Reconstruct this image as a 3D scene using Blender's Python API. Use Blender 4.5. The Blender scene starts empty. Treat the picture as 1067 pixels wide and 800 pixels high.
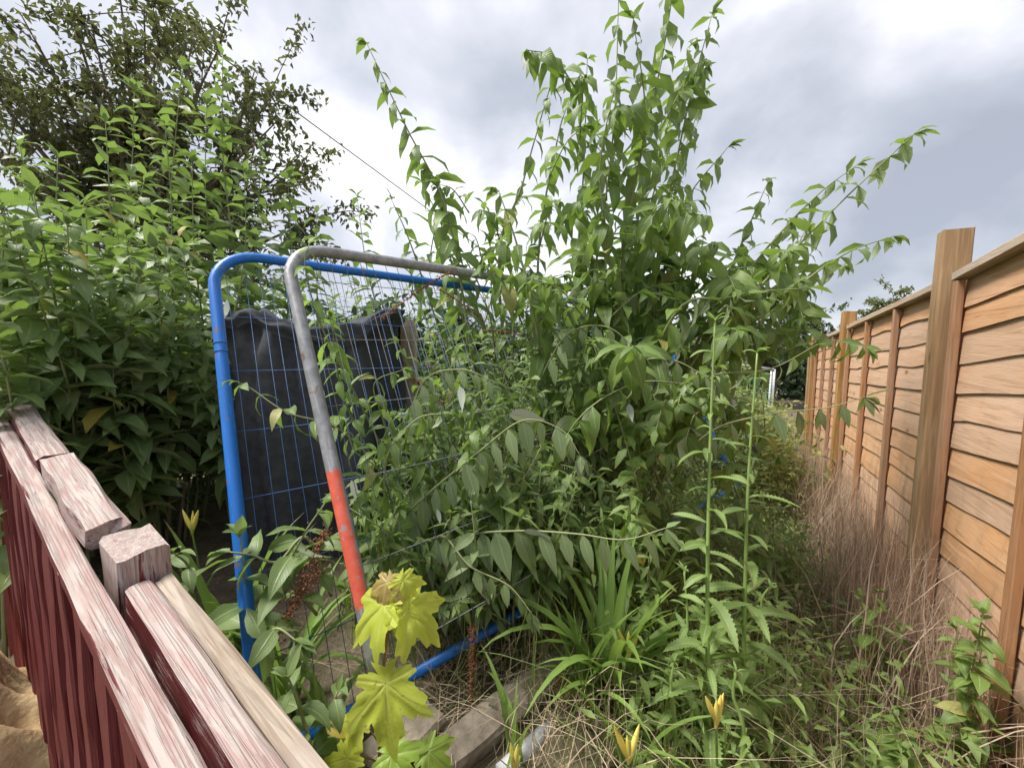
import bpy, math, random
import numpy as np
from mathutils import Matrix, Vector, noise as mnoise

SC = bpy.context.scene
COL = SC.collection
R_ = math.radians

# ------------------------------------------------------------------ camera, sky, sun, exposure
EYE = Vector((0, 0, 1.5))
PITCH = math.atan(35 / 401)
cam_d = bpy.data.cameras.new('camera')
cam_d.sensor_width = 36.0
cam_d.lens = 36.0 * 401 / 1067
cam_d.clip_start = 0.01
cam_d.clip_end = 3000
cam = bpy.data.objects.new('camera', cam_d)
cam.location = EYE
cam.rotation_euler = (math.pi / 2 - PITCH, 0, 0)
COL.objects.link(cam)
SC.camera = cam

SUN_EL, SUN_AZ = R_(60), R_(-90)          # azimuth clockwise from +Y
sunv = Vector((math.sin(SUN_AZ) * math.cos(SUN_EL), math.cos(SUN_AZ) * math.cos(SUN_EL), math.sin(SUN_EL)))
sd = bpy.data.lights.new('sun', 'SUN')
sd.energy = 2.7
sd.angle = R_(18)
sd.color = (1.0, 0.95, 0.88)
sun = bpy.data.objects.new('sun', sd)
sun.rotation_euler = sunv.to_track_quat('Z', 'Y').to_euler()
COL.objects.link(sun)

world = bpy.data.worlds.new('World')
SC.world = world
world.use_nodes = True
nt = world.node_tree
nt.nodes.clear()
wn, wl = nt.nodes.new, nt.links.new
out = wn('ShaderNodeOutputWorld')
bg = wn('ShaderNodeBackground')
bg.inputs['Strength'].default_value = 0.1
sky = wn('ShaderNodeTexSky')
sky.sky_type = 'NISHITA'
sky.sun_disc = False
sky.sun_elevation = SUN_EL
sky.sun_rotation = SUN_AZ
tc = wn('ShaderNodeTexCoord')
sep = wn('ShaderNodeSeparateXYZ')
wl(tc.outputs['Generated'], sep.inputs[0])


def wmath(op, a, b=None, clamp=False):
    n = wn('ShaderNodeMath')
    n.operation = op
    n.use_clamp = clamp
    for i, v in enumerate((a, b)):
        if v is None:
            continue
        if isinstance(v, (int, float)):
            n.inputs[i].default_value = v
        else:
            wl(v, n.inputs[i])
    return n.outputs[0]


zz = wmath('ADD', wmath('MAXIMUM', sep.outputs[2], 0.0), 0.75)
comb = wn('ShaderNodeCombineXYZ')
wl(wmath('DIVIDE', sep.outputs[0], zz), comb.inputs[0])
wl(wmath('DIVIDE', sep.outputs[1], zz), comb.inputs[1])
comb.inputs[2].default_value = 33.0
n1 = wn('ShaderNodeTexNoise')
n1.inputs['Scale'].default_value = 3.4
n1.inputs['Detail'].default_value = 7
n1.inputs['Roughness'].default_value = 0.5
n1.inputs['Distortion'].default_value = 0.25
wl(comb.outputs[0], n1.inputs['Vector'])
# brighter break in the cloud, low ahead and apart from the sun
dot = wn('ShaderNodeVectorMath')
dot.operation = 'DOT_PRODUCT'
nrm = wn('ShaderNodeVectorMath')
nrm.operation = 'NORMALIZE'
wl(tc.outputs['Generated'], nrm.inputs[0])
wl(nrm.outputs[0], dot.inputs[0])
gl = Vector((math.sin(R_(-9)) * math.cos(R_(24)), math.cos(R_(-9)) * math.cos(R_(24)), math.sin(R_(24))))
dot.inputs[1].default_value = gl
glow = wmath('POWER', wmath('MAXIMUM', dot.outputs['Value'], 0.0), 14)
f = wmath('ADD', n1.outputs['Fac'], wmath('MULTIPLY', glow, 0.19))
ramp = wn('ShaderNodeValToRGB')
cr = ramp.color_ramp
cr.elements[0].position = 0.34
cr.elements[0].color = (0.37, 0.395, 0.46, 1)
cr.elements[1].position = 0.74
cr.elements[1].color = (1.0, 1.0, 1.0, 1)
e = cr.elements.new(0.47)
e.color = (0.48, 0.505, 0.57, 1)
e = cr.elements.new(0.60)
e.color = (0.68, 0.69, 0.75, 1)
wl(f, ramp.inputs[0])
sc10 = wn('ShaderNodeVectorMath')
sc10.operation = 'SCALE'
sc10.inputs['Scale'].default_value = 5.7
wl(ramp.outputs[0], sc10.inputs[0])
mx = wn('ShaderNodeMix')
mx.data_type = 'RGBA'
mx.inputs['Factor'].default_value = 0.92
wl(sky.outputs[0], mx.inputs['A'])
wl(sc10.outputs[0], mx.inputs['B'])
wl(mx.outputs['Result'], bg.inputs['Color'])
wl(bg.outputs[0], out.inputs['Surface'])

vs = SC.view_settings
vs.view_transform = 'Standard'
vs.look = 'None'
vs.gamma = 1.0
vs.exposure = 1.2
vs.use_curve_mapping = False
SC.render.engine = 'CYCLES'
cy = SC.cycles
cy.max_bounces = 6
cy.diffuse_bounces = 3
cy.glossy_bounces = 3
cy.transmission_bounces = 4
cy.transparent_max_bounces = 6
cy.use_denoising = True
cy.use_adaptive_sampling = True
cy.adaptive_threshold = 0.02
cy.caustics_reflective = False
cy.caustics_refractive = False

# ------------------------------------------------------------------ small helpers
RNG = random.Random(7)
NP = np.random.default_rng(7)
CP, SP = math.cos(PITCH), math.sin(PITCH)
F_ = 401.0


def P(px, py, d):
    """world point d metres in front of the photographer, seen at photo position px, py"""
    u, v = (px - 533.5) / F_, (400 - py) / F_
    return Vector((u * d, d * (CP + v * SP), EYE.z + d * (-SP + v * CP)))


def proj(p):
    x, y, z = p[0], p[1], p[2] - EYE.z
    d = y * CP - z * SP
    if d < 0.05:
        return None
    return 533.5 + F_ * x / d, 400 - F_ * (y * SP + z * CP) / d, d


FD = Vector((0.526, 0.8505, 0))     # along the timber fence
RD = Vector((0.8505, -0.526, 0))    # across the plot, towards the timber fence
UP = Vector((0, 0, 1))


def rs(r, s, z=0.0):
    v = RD * r + FD * s
    v.z = z
    return v


def sstep(a, b, x):
    t = min(1, max(0, (x - a) / (b - a)))
    return t * t * (3 - 2 * t)


def H(x, y):
    r = x * RD.x + y * RD.y
    s = x * FD.x + y * FD.y
    bank = 0.42 * sstep(0.5, -0.45, r) * sstep(0.12, 0.3, s) * (1 - 0.6 * sstep(3, 9, s))
    z = bank - 0.047 * min(max(s - 1.0, 0), 9) + 0.02
    n = mnoise.noise(Vector((x * 1.7, y * 1.7, 0))) * 0.035 + mnoise.noise(Vector((x * 6, y * 6, 3))) * 0.012
    return z + (n if abs(x) + abs(y) < 40 else 0)


W = {}


def place(o, parent=None, M=None):
    COL.objects.link(o)
    M = M or Matrix()
    o.matrix_basis = M
    if parent is not None:
        o.parent = parent
        o.matrix_parent_inverse = W[parent.name].inverted()
    W[o.name] = M.copy()
    return o


def obj(name, me, mat, parent=None, M=None):
    o = bpy.data.objects.new(name, me)
    if mat is not None and len(me.materials) == 0:
        me.materials.append(mat)
    return place(o, parent, M)


def tag(o, label, cat=None, group=None, kind=None):
    o['label'] = label
    if cat:
        o['category'] = cat
    if group:
        o['group'] = group
    if kind:
        o['kind'] = kind
    return o


def thing(name, loc, label, cat, group=None):
    o = bpy.data.objects.new(name, None)
    o.empty_display_size = 0.1
    place(o, None, Matrix.Translation(Vector(loc)))
    return tag(o, label, cat, group)


def axes(X, Y, Z, loc):
    M = Matrix((X, Y, Z)).transposed().to_4x4()
    M.translation = Vector(loc)
    return M


def frame_x(xdir, up, loc):
    """matrix whose X runs along xdir and whose Z is as near up as can be"""
    X = Vector(xdir).normalized()
    Y = Vector(up).cross(X)
    if Y.length < 1e-4:
        Y = Vector((0, 1, 0)).cross(X)
    Y.normalize()
    return axes(X, Y, X.cross(Y), loc)


def mesh_np(name, V, Fq, uv=None, smooth=True, attr=None):
    """V (n,3); Fq list of arrays, each (m,k) with one k per array"""
    me = bpy.data.meshes.new(name)
    V = np.asarray(V, np.float32)
    if not isinstance(Fq, (list, tuple)) or isinstance(Fq[0], tuple):
        Fq = [Fq]
    Fq = [np.asarray(a, np.int32) for a in Fq if len(a)]
    nl = sum(a.size for a in Fq)
    nf = sum(len(a) for a in Fq)
    me.vertices.add(len(V))
    me.vertices.foreach_set('co', V.ravel())
    me.loops.add(nl)
    li = np.concatenate([a.ravel() for a in Fq])
    me.loops.foreach_set('vertex_index', li)
    me.polygons.add(nf)
    tot = np.concatenate([np.full(len(a), a.shape[1], np.int32) for a in Fq])
    st = np.concatenate([[0], np.cumsum(tot)[:-1]]).astype(np.int32)
    me.polygons.foreach_set('loop_start', st)
    me.polygons.foreach_set('use_smooth', np.full(nf, bool(smooth)))
    if uv is not None:
        l = me.uv_layers.new(name='UVMap')
        l.data.foreach_set('uv', np.asarray(uv, np.float32)[li].ravel())
    if attr is not None:
        a = me.attributes.new('vein', 'FLOAT', 'POINT')
        a.data.foreach_set('value', np.asarray(attr, np.float32))
    me.update(calc_edges=True)
    me.validate()
    return me


def crom(pts, n):
    """smooth curve through the points, n samples per span"""
    p = [Vector(q) for q in pts]
    p = [p[0] * 2 - p[1]] + p + [p[-1] * 2 - p[-2]]
    o = []
    for i in range(1, len(p) - 2):
        for k in range(n):
            t = k / n
            a, b, c, d = p[i - 1], p[i], p[i + 1], p[i + 2]
            o.append(0.5 * (2 * b + (c - a) * t + (2 * a - 5 * b + 4 * c - d) * t * t + (3 * b - a - 3 * c + d) * t ** 3))
    o.append(p[-2].copy())
    return o


def tube_arrays(pts, r0, r1=None, k=6, cap=True):
    r1 = r0 if r1 is None else r1
    n = len(pts)
    V, Fs, tris = [], [], []
    ref = Vector((0.31, 0.22, 0.92))
    for i, p in enumerate(pts):
        t = (pts[min(i + 1, n - 1)] - pts[max(i - 1, 0)]).normalized()
        a = t.cross(ref)
        if a.length < 0.05:
            a = t.cross(Vector((1, 0, 0)))
        a.normalize()
        b = t.cross(a)
        rr = r0 + (r1 - r0) * i / max(1, n - 1)
        for j in range(k):
            th = 2 * math.pi * j / k
            V.append(p + a * (rr * math.cos(th)) + b * (rr * math.sin(th)))
    for i in range(n - 1):
        for j in range(k):
            Fs.append((i * k + j, i * k + (j + 1) % k, (i + 1) * k + (j + 1) % k, (i + 1) * k + j))
    if cap:
        V.append(pts[0].copy())
        V.append(pts[-1].copy())
        c0 = len(V) - 2
        for j in range(k):
            tris.append((c0, (j + 1) % k, j))
            tris.append((c0 + 1, (n - 1) * k + j, (n - 1) * k + (j + 1) % k))
    return [tuple(v) for v in V], Fs, tris


def tube(name, pts, r0, r1=None, k=6):
    V, Fs, T = tube_arrays(pts, r0, r1, k)
    return mesh_np(name, V, [Fs, T])


class Bag:
    """collects pieces of one mesh"""
    def __init__(s):
        s.V, s.Q, s.T, s.n = [], [], [], 0

    def add(s, V, Q, T=()):
        s.V.append(np.asarray(V, np.float32).reshape(-1, 3))
        if len(Q):
            s.Q.append(np.asarray(Q, np.int32) + s.n)
        if len(T):
            s.T.append(np.asarray(T, np.int32) + s.n)
        s.n += len(s.V[-1])

    def tube(s, pts, r0, r1=None, k=5):
        s.add(*tube_arrays([Vector(p) for p in pts], r0, r1, k))

    def mesh(s, name):
        fs = []
        if s.Q:
            fs.append(np.concatenate(s.Q))
        if s.T:
            fs.append(np.concatenate(s.T))
        return mesh_np(name, np.concatenate(s.V), fs)


def plank(name, L, Wd, T, seg=10, wob=0.002, bev=0.003, seed=0, ends=0.0, shear=0.0, bow=0.0):
    """sawn timber: x 0..L, y +-Wd/2, z +-T/2; chamfered edges, uneven faces"""
    prof = []
    w, t = Wd / 2, T / 2
    for (a, b) in ((w - bev, t), (w, t - bev), (w, -t + bev), (w - bev, -t), (-w + bev, -t), (-w, -t + bev), (-w, t - bev), (-w + bev, t)):
        prof.append((a, b))
    # extra points in the middle of the wide faces
    prof.insert(8, (0, t))
    prof.insert(4, (0, -t))
    k = len(prof)
    V = []
    for i in range(seg + 1):
        x = L * i / seg
        for j, (a, b) in enumerate(prof):
            q = Vector((x * 3.1 + seed * 7.3, a * 31, b * 31 + j * .7))
            dx = 0
            if i in (0, seg):
                dx = ends * mnoise.noise(q * 1.7 + Vector((9, 3, seed)))
            V.append((x + dx, a + wob * mnoise.noise(q * 2), b + wob * mnoise.noise(q * 2 + Vector((5, 1, 2))) + shear * x + bow * math.sin(math.pi * i / seg)))
    Q = []
    for i in range(seg):
        for j in range(k):
            Q.append((i * k + j, (i + 1) * k + j, (i + 1) * k + (j + 1) % k, i * k + (j + 1) % k))
    T_ = []
    V.append((0, 0, 0))
    V.append((L, 0, shear * L))
    for j in range(k):
        T_.append((len(V) - 2, j, (j + 1) % k))
        T_.append((len(V) - 1, seg * k + (j + 1) % k, seg * k + j))
    return mesh_np(name, V, [Q, T_], smooth=False)


# ------------------------------------------------------------------ materials
def newmat(name):
    m = bpy.data.materials.new(name)
    m.use_nodes = True
    m.node_tree.nodes.clear()
    return m, m.node_tree


class N:
    def __init__(s, nt):
        s.t = nt

    def new(s, t, **kw):
        n = s.t.nodes.new(t)
        for k, v in kw.items():
            setattr(n, k, v)
        return n

    def set(s, n, **kw):
        for k, v in kw.items():
            k = k.replace('_', ' ')
            if hasattr(v, 'links') or isinstance(v, bpy.types.NodeSocket):
                s.t.links.new(v, n.inputs[k])
            else:
                n.inputs[k].default_value = v
        return n

    def math(s, op, a, b=0.0, clamp=False):
        n = s.new('ShaderNodeMath', operation=op, use_clamp=clamp)
        for i, v in enumerate((a, b)):
            if isinstance(v, (int, float)):
                n.inputs[i].default_value = v
            else:
                s.t.links.new(v, n.inputs[i])
        return n.outputs[0]

    def mix(s, fac, a, b, blend='MIX'):
        n = s.new('ShaderNodeMix', data_type='RGBA', blend_type=blend)
        for k, v in (('Factor', fac), ('A', a), ('B', b)):
            if isinstance(v, bpy.types.NodeSocket):
                s.t.links.new(v, n.inputs[k])
            elif k == 'Factor':
                n.inputs[k].default_value = v
            else:
                n.inputs[k].default_value = (*v[:3], 1)
        return n.outputs['Result']

    def noise(s, vec, scale, detail=4, rough=.55, dist=0.0):
        n = s.new('ShaderNodeTexNoise')
        n.inputs['Scale'].default_value = scale
        n.inputs['Detail'].default_value = detail
        n.inputs['Roughness'].default_value = rough
        n.inputs['Distortion'].default_value = dist
        s.t.links.new(vec, n.inputs['Vector'])
        return n.outputs['Fac']

    def mapping(s, vec, scale=(1, 1, 1), loc=(0, 0, 0)):
        n = s.new('ShaderNodeMapping')
        n.inputs['Scale'].default_value = scale
        if isinstance(loc, bpy.types.NodeSocket):
            s.t.links.new(loc, n.inputs['Location'])
        else:
            n.inputs['Location'].default_value = loc
        s.t.links.new(vec, n.inputs['Vector'])
        return n.outputs[0]

    def ramp(s, fac, stops):
        n = s.new('ShaderNodeValToRGB')
        c = n.color_ramp
        c.elements[0].position, c.elements[0].color = stops[0][0], (*stops[0][1], 1)
        c.elements[1].position, c.elements[1].color = stops[-1][0], (*stops[-1][1], 1)
        for p, q in stops[1:-1]:
            e = c.elements.new(p)
            e.color = (*q, 1)
        s.t.links.new(fac, n.inputs[0])
        return n.outputs[0]

    def step(s, fac, lo, hi):
        n = s.new('ShaderNodeMapRange')
        n.inputs['From Min'].default_value = lo
        n.inputs['From Max'].default_value = hi
        s.t.links.new(fac, n.inputs['Value'])
        return n.outputs[0]

    def bump(s, h, strength=.3, dist=.01):
        n = s.new('ShaderNodeBump')
        n.inputs['Strength'].default_value = strength
        n.inputs['Distance'].default_value = dist
        s.t.links.new(h, n.inputs['Height'])
        return n.outputs[0]

    def rnd(s):
        o = s.new('ShaderNodeObjectInfo').outputs['Random']
        g = s.new('ShaderNodeNewGeometry').outputs['Random Per Island']
        return s.math('FRACT', s.math('ADD', o, g))

    def bsdf(s, **kw):
        b = s.new('ShaderNodeBsdfPrincipled')
        s.set(b, **kw)
        return b

    def output(s, sh):
        o = s.new('ShaderNodeOutputMaterial')
        s.t.links.new(sh, o.inputs['Surface'])


def leafmat(name, dark, light, back, trans, tfac=.35, rough=.45, vein=(.5, .6, .3), veinfac=.35, uv=True, attr=False, blotch=None):
    m, t = newmat(name)
    n = N(t)
    r = n.rnd()
    tcn = n.new('ShaderNodeTexCoord')
    geo = n.new('ShaderNodeNewGeometry')
    nz = n.noise(geo.outputs['Position'], 3.0, 2)
    fac = n.math('ADD', n.math('MULTIPLY', r, .65), n.math('MULTIPLY', nz, .35))
    col = n.mix(fac, dark, light)
    if blotch:
        r2 = n.math('FRACT', n.math('MULTIPLY', r, 37.7))
        col = n.mix(n.math('MULTIPLY', n.math('GREATER_THAN', r2, blotch[1]), .9), col, blotch[0])
    bump = None
    if uv:
        sp = n.new('ShaderNodeSeparateXYZ')
        t.links.new(tcn.outputs['UV'], sp.inputs[0])
        ax = n.math('ABSOLUTE', n.math('SUBTRACT', sp.outputs[0], .5))
        mid = n.math('SUBTRACT', 1.0, n.step(ax, .015, .07), True)
        sv = n.math('SINE', n.math('MULTIPLY', n.math('SUBTRACT', sp.outputs[1], n.math('MULTIPLY', ax, .45)), 85))
        side = n.math('MULTIPLY', n.step(sv, .72, 1.0), .5)
        vm = n.math('MAXIMUM', mid, side, True)
        col = n.mix(n.math('MULTIPLY', vm, veinfac), col, vein)
        tipm = n.math('MULTIPLY', n.step(n.math('ADD', sp.outputs[1], n.math('MULTIPLY', n.noise(tcn.outputs['UV'], 9, 2), .25)), .98, 1.06), n.math('GREATER_THAN', n.math('FRACT', n.math('MULTIPLY', r, 91.3)), .72), True)
        col = n.mix(n.math('MULTIPLY', tipm, .85), col, (.22, .14, .06))
        bump = n.bump(n.math('ADD', vm, n.math('MULTIPLY', n.noise(tcn.outputs['UV'], 14, 3), .5)), .35, .004)
    if attr:
        at = n.new('ShaderNodeAttribute', attribute_name='vein')
        col = n.mix(n.math('MULTIPLY', at.outputs['Fac'], veinfac), col, vein)
        nz2 = n.noise(tcn.outputs['Object'], 26, 4)
        col = n.mix(n.math('MULTIPLY', n.step(nz2, .4, .7), .35), col, dark)
        bump = n.bump(n.math('SUBTRACT', nz2, at.outputs['Fac']), .25, .004)
        col = n.mix(n.math('MULTIPLY', n.step(n.noise(tcn.outputs['Object'], 9, 3), .66, .70), .8), col, (.30, .19, .07))
    col = n.mix(geo.outputs['Backfacing'], col, n.mix(r, back, [c * .75 for c in back]))
    b = n.bsdf(Base_Color=col, Roughness=rough)
    b.inputs['Specular IOR Level'].default_value = .5
    tl = n.new('ShaderNodeBsdfTranslucent')
    t.links.new(n.mix(fac, trans, [min(1, c * 1.35) for c in trans]), tl.inputs['Color'])
    if bump:
        t.links.new(bump, b.inputs['Normal'])
    ms = n.new('ShaderNodeMixShader')
    ms.inputs[0].default_value = tfac
    t.links.new(b.outputs[0], ms.inputs[1])
    t.links.new(tl.outputs[0], ms.inputs[2])
    n.output(ms.outputs[0])
    return m


def plain(name, c1, c2, scale=20, rough=.7, metal=0.0, bump=.2, detail=5, stretch=(1, 1, 1), rnd=.0, spec=.4):
    m, t = newmat(name)
    n = N(t)
    tcn = n.new('ShaderNodeTexCoord')
    v = n.mapping(tcn.outputs['Object'], stretch)
    nz = n.noise(v, scale, detail)
    fac = n.step(nz, .3, .7)
    if rnd:
        fac = n.math('ADD', n.math('MULTIPLY', fac, 1 - rnd), n.math('MULTIPLY', n.rnd(), rnd))
    col = n.mix(fac, c1, c2)
    b = n.bsdf(Base_Color=col, Roughness=rough, Metallic=metal)
    b.inputs['Specular IOR Level'].default_value = spec
    if bump:
        t.links.new(n.bump(nz, bump, .01), b.inputs['Normal'])
    n.output(b.outputs[0])
    return m


def timber(name, c_dark, c_mid, c_light, grey=(.4, .36, .32), greyamt=.2, knots=True, ring=1.0):
    """sawn softwood, grain along the piece's own X"""
    m, t = newmat(name)
    n = N(t)
    tcn = n.new('ShaderNodeTexCoord')
    oi = n.new('ShaderNodeObjectInfo')
    cb = n.new('ShaderNodeCombineXYZ')
    for i, k in enumerate((13.0, 7.0, 29.0)):
        t.links.new(n.math('MULTIPLY', oi.outputs['Random'], k), cb.inputs[i])
    v = n.mapping(tcn.outputs['Object'], (1, 1, 1), cb.outputs[0])
    warp = n.noise(n.mapping(v, (1.2, 5, 5)), 2.2, 3)
    g = n.new('ShaderNodeTexNoise')
    g.inputs['Scale'].default_value = 6
    g.inputs['Detail'].default_value = 6
    g.inputs['Distortion'].default_value = 1.1
    t.links.new(n.mapping(v, (.35, 7, 7)), g.inputs['Vector'])
    fine = n.noise(n.mapping(v, (3, 90, 90)), 3, 3)
    bands = n.math('SINE', n.math('MULTIPLY', n.math('ADD', g.outputs['Fac'], n.math('MULTIPLY', warp, .6)), 26 * ring))
    fac = n.math('ADD', n.math('MULTIPLY', n.step(bands, -1, 1), .35), n.math('MULTIPLY', n.step(g.outputs['Fac'], .3, .7), .65))
    col = n.ramp(fac, [(0.0, c_dark), (.45, c_mid), (1.0, c_light)])
    col = n.mix(n.math('MULTIPLY', n.step(fine, .45, .75), .35), col, c_dark)
    # slow patches and a tone of its own for each piece
    pt = n.noise(v, 2.4, 3)
    col = n.mix(n.math('MULTIPLY', n.step(pt, .42, .72), greyamt), col, grey)
    hs = n.new('ShaderNodeHueSaturation')
    t.links.new(n.math('ADD', .90, n.math('MULTIPLY', oi.outputs['Random'], .18)), hs.inputs['Value'])
    t.links.new(n.math('ADD', .85, n.math('MULTIPLY', n.math('FRACT', n.math('MULTIPLY', oi.outputs['Random'], 17.3)), .25)), hs.inputs['Saturation'])
    t.links.new(col, hs.inputs['Color'])
    col = hs.outputs[0]
    gp = n.new('ShaderNodeNewGeometry').outputs['Position']
    zs = n.new('ShaderNodeSeparateXYZ')
    t.links.new(gp, zs.inputs[0])
    st = n.step(n.math('SUBTRACT', n.noise(n.mapping(gp, (5, 5, 1.2)), 2.2, 5, .6), n.math('MULTIPLY', zs.outputs[2], .16)), .38, .58)
    col = n.mix(n.math('MULTIPLY', n.math('MINIMUM', st, 1.0, True), .42), col, (.27, .20, .13))
    hgt = n.math('ADD', n.math('MULTIPLY', fac, .4), n.math('MULTIPLY', fine, .6))
    if knots:
        vo = n.new('ShaderNodeTexVoronoi')
        vo.inputs['Scale'].default_value = 3.2
        t.links.new(n.mapping(v, (1.0, 2.3, 2.3)), vo.inputs['Vector'])
        kn = n.math('SUBTRACT', 1.0, n.step(vo.outputs['Distance'], .04, .11), True)
        halo = n.math('SUBTRACT', 1.0, n.step(vo.outputs['Distance'], .06, .2), True)
        col = n.mix(n.math('MULTIPLY', halo, .35), col, c_dark)
        col = n.mix(n.math('MULTIPLY', kn, .8), col, [c * .35 for c in c_dark])
    b = n.bsdf(Base_Color=col, Roughness=.78)
    b.inputs['Specular IOR Level'].default_value = .25
    t.links.new(n.bump(hgt, .35, .004), b.inputs['Normal'])
    n.output(b.outputs[0])
    return m


def redpaint(name, bare=(.45, .39, .355), paint=(.14, .022, .024), wear_top=.9, wear_side=.12):
    """old maroon paint, worn through to grey wood where rain and sun reach it, grain along X"""
    m, t = newmat(name)
    n = N(t)
    tcn = n.new('ShaderNodeTexCoord')
    oi = n.new('ShaderNodeObjectInfo')
    cb = n.new('ShaderNodeCombineXYZ')
    for i, k in enumerate((11.0, 5.0, 3.0)):
        t.links.new(n.math('MULTIPLY', oi.outputs['Random'], k), cb.inputs[i])
    v = n.mapping(tcn.outputs['Object'], (1, 1, 1), cb.outputs[0])
    geo = n.new('ShaderNodeNewGeometry')
    sp = n.new('ShaderNodeSeparateXYZ')
    t.links.new(geo.outputs['True Normal'], sp.inputs[0])
    top = n.step(sp.outputs[2], .25, .8)
    grain = n.noise(n.mapping(v, (.9, 110, 110)), 3, 4, .6, .0)
    flake = n.noise(n.mapping(v, (4.5, 40, 40)), 2.4, 6, .62, .1)
    big = n.noise(v, 7, 3)
    w = n.math('ADD', n.math('MULTIPLY', top, wear_top - wear_side), wear_side)
    s_ = n.math('ADD', n.math('MULTIPLY', flake, .5), n.math('ADD', n.math('MULTIPLY', big, .3), n.math('MULTIPLY', grain, .2)))
    mask = n.step(n.math('ADD', s_, n.math('MULTIPLY', w, .45)), .645, .70)
    mask = n.math('MINIMUM', mask, 1.0, True)
    gs = n.math('SINE', n.math('MULTIPLY', n.noise(n.mapping(v, (.22, 22, 22)), 4, 3, .5, .1), 34))
    crack = n.math('MAXIMUM', n.step(grain, .58, .72), n.math('MULTIPLY', n.step(gs, .55, 1), .6), True)
    bw = n.mix(n.math('MULTIPLY', crack, .75), bare, (.15, .09, .08))
    bw = n.mix(n.math('MULTIPLY', n.step(flake, .44, .60), .45), bw, (.33, .15, .14))
    pc = n.mix(n.math('MULTIPLY', n.step(big, .35, .7), .5), paint, (.21, .055, .06))
    pc = n.mix(n.math('MULTIPLY', n.step(grain, .6, .75), .4), pc, (.05, .008, .01))
    col = n.mix(mask, pc, bw)
    b = n.bsdf(Base_Color=col, Roughness=n.math('ADD', .5, n.math('MULTIPLY', mask, .35)))
    b.inputs['Specular IOR Level'].default_value = .3
    h = n.math('ADD', n.math('MULTIPLY', crack, -.7), n.math('ADD', n.math('MULTIPLY', grain, .5), n.math('MULTIPLY', mask, -.3)))
    t.links.new(n.bump(h, .7, .003), b.inputs['Normal'])
    n.output(b.outputs[0])
    return m


M = {}
M['leaf'] = leafmat('buddleia_leaf', (.095, .165, .036), (.20, .295, .068), (.34, .40, .24), (.27, .44, .055), .31, blotch=((.36, .33, .10), .972))
M['leaf_grey'] = leafmat('sage_green_leaf', (.115, .185, .06), (.24, .325, .12), (.35, .41, .26), (.26, .41, .07), .3, blotch=((.45, .33, .05), .985))
M['leaf_lime'] = leafmat('lime_leaf', (.15, .26, .05), (.22, .34, .07), (.26, .36, .16), (.32, .5, .07), .4)
M['leaf_pale'] = leafmat('pale_leaf_underside', (.42, .47, .36), (.55, .60, .48), (.50, .55, .44), (.4, .45, .25), .2)
M['leaf_spray'] = leafmat('pale_blue_green_leaf', (.15, .22, .095), (.23, .30, .13), (.36, .42, .28), (.24, .36, .09), .25)
M['weed_near'] = leafmat('fresh_weed_leaf', (.13, .21, .05), (.24, .33, .085), (.24, .30, .13), (.28, .42, .07), .3)
M['weed_yellow'] = leafmat('yellow_green_weed_leaf', (.24, .29, .07), (.40, .40, .12), (.3, .34, .16), (.4, .45, .1), .32)
M['leaf_low'] = leafmat('dark_low_leaf', (.10, .17, .043), (.215, .30, .08), (.31, .37, .20), (.26, .41, .06), .31)
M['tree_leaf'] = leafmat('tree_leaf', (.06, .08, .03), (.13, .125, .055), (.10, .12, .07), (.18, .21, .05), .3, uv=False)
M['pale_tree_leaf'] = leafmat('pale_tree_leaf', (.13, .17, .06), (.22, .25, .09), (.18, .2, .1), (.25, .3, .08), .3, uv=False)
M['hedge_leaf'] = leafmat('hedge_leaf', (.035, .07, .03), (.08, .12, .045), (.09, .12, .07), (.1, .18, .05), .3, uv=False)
M['weed_leaf'] = leafmat('weed_leaf', (.14, .19, .05), (.27, .29, .09), (.2, .25, .12), (.28, .34, .08), .35, uv=False)
M['thistle_leaf'] = leafmat('sow_thistle_leaf', (.20, .31, .085), (.29, .41, .13), (.30, .40, .20), (.32, .5, .1), .38, vein=(.55, .62, .4), veinfac=.6)
M['lily_leaf'] = leafmat('lily_leaf', (.17, .29, .06), (.26, .39, .085), (.2, .3, .09), (.32, .5, .08), .36, veinfac=.2)
M['maple_leaf'] = leafmat('sycamore_leaf', (.50, .60, .07), (.66, .72, .12), (.52, .58, .16), (.74, .82, .10), .5, rough=.6, attr=True, uv=False, vein=(.6, .62, .2), veinfac=.5)
M['maple_brown'] = leafmat('browning_sycamore_leaf', (.30, .22, .06), (.42, .32, .10), (.34, .27, .12), (.45, .3, .06), .3, attr=True, uv=False, vein=(.6, .5, .25), veinfac=.5)
M['maple_green'] = leafmat('green_sycamore_leaf', (.24, .40, .05), (.34, .48, .07), (.32, .42, .15), (.45, .6, .07), .4, attr=True, uv=False, vein=(.5, .58, .25), veinfac=.5)
M['stem'] = plain('green_stem', (.20, .24, .10), (.30, .32, .16), 30, .6, rnd=.5)
M['bark'] = plain('brown_bark', (.10, .075, .05), (.22, .17, .12), 25, .9, stretch=(1, 1, .2), bump=.6, rnd=.3)
M['pale_stem'] = plain('juicy_green_stem', (.20, .32, .08), (.27, .38, .12), 20, .5)
M['red_stem'] = plain('red_brown_stem', (.26, .10, .05), (.20, .17, .06), 20, .6)
M['straw'] = plain('dry_grass', (.40, .30, .20), (.62, .50, .36), 8, .8, rnd=.8, bump=0)
M['straw_dark'] = plain('dead_brown_grass', (.27, .17, .115), (.66, .52, .40), 8, .85, rnd=.8, bump=0)
M['grass'] = leafmat('grass_blade', (.16, .23, .06), (.30, .36, .10), (.22, .28, .1), (.32, .42, .08), .34, uv=False)
M['rust'] = plain('rusty_seed', (.17, .065, .03), (.33, .15, .075), 60, .85, rnd=.6)
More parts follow.
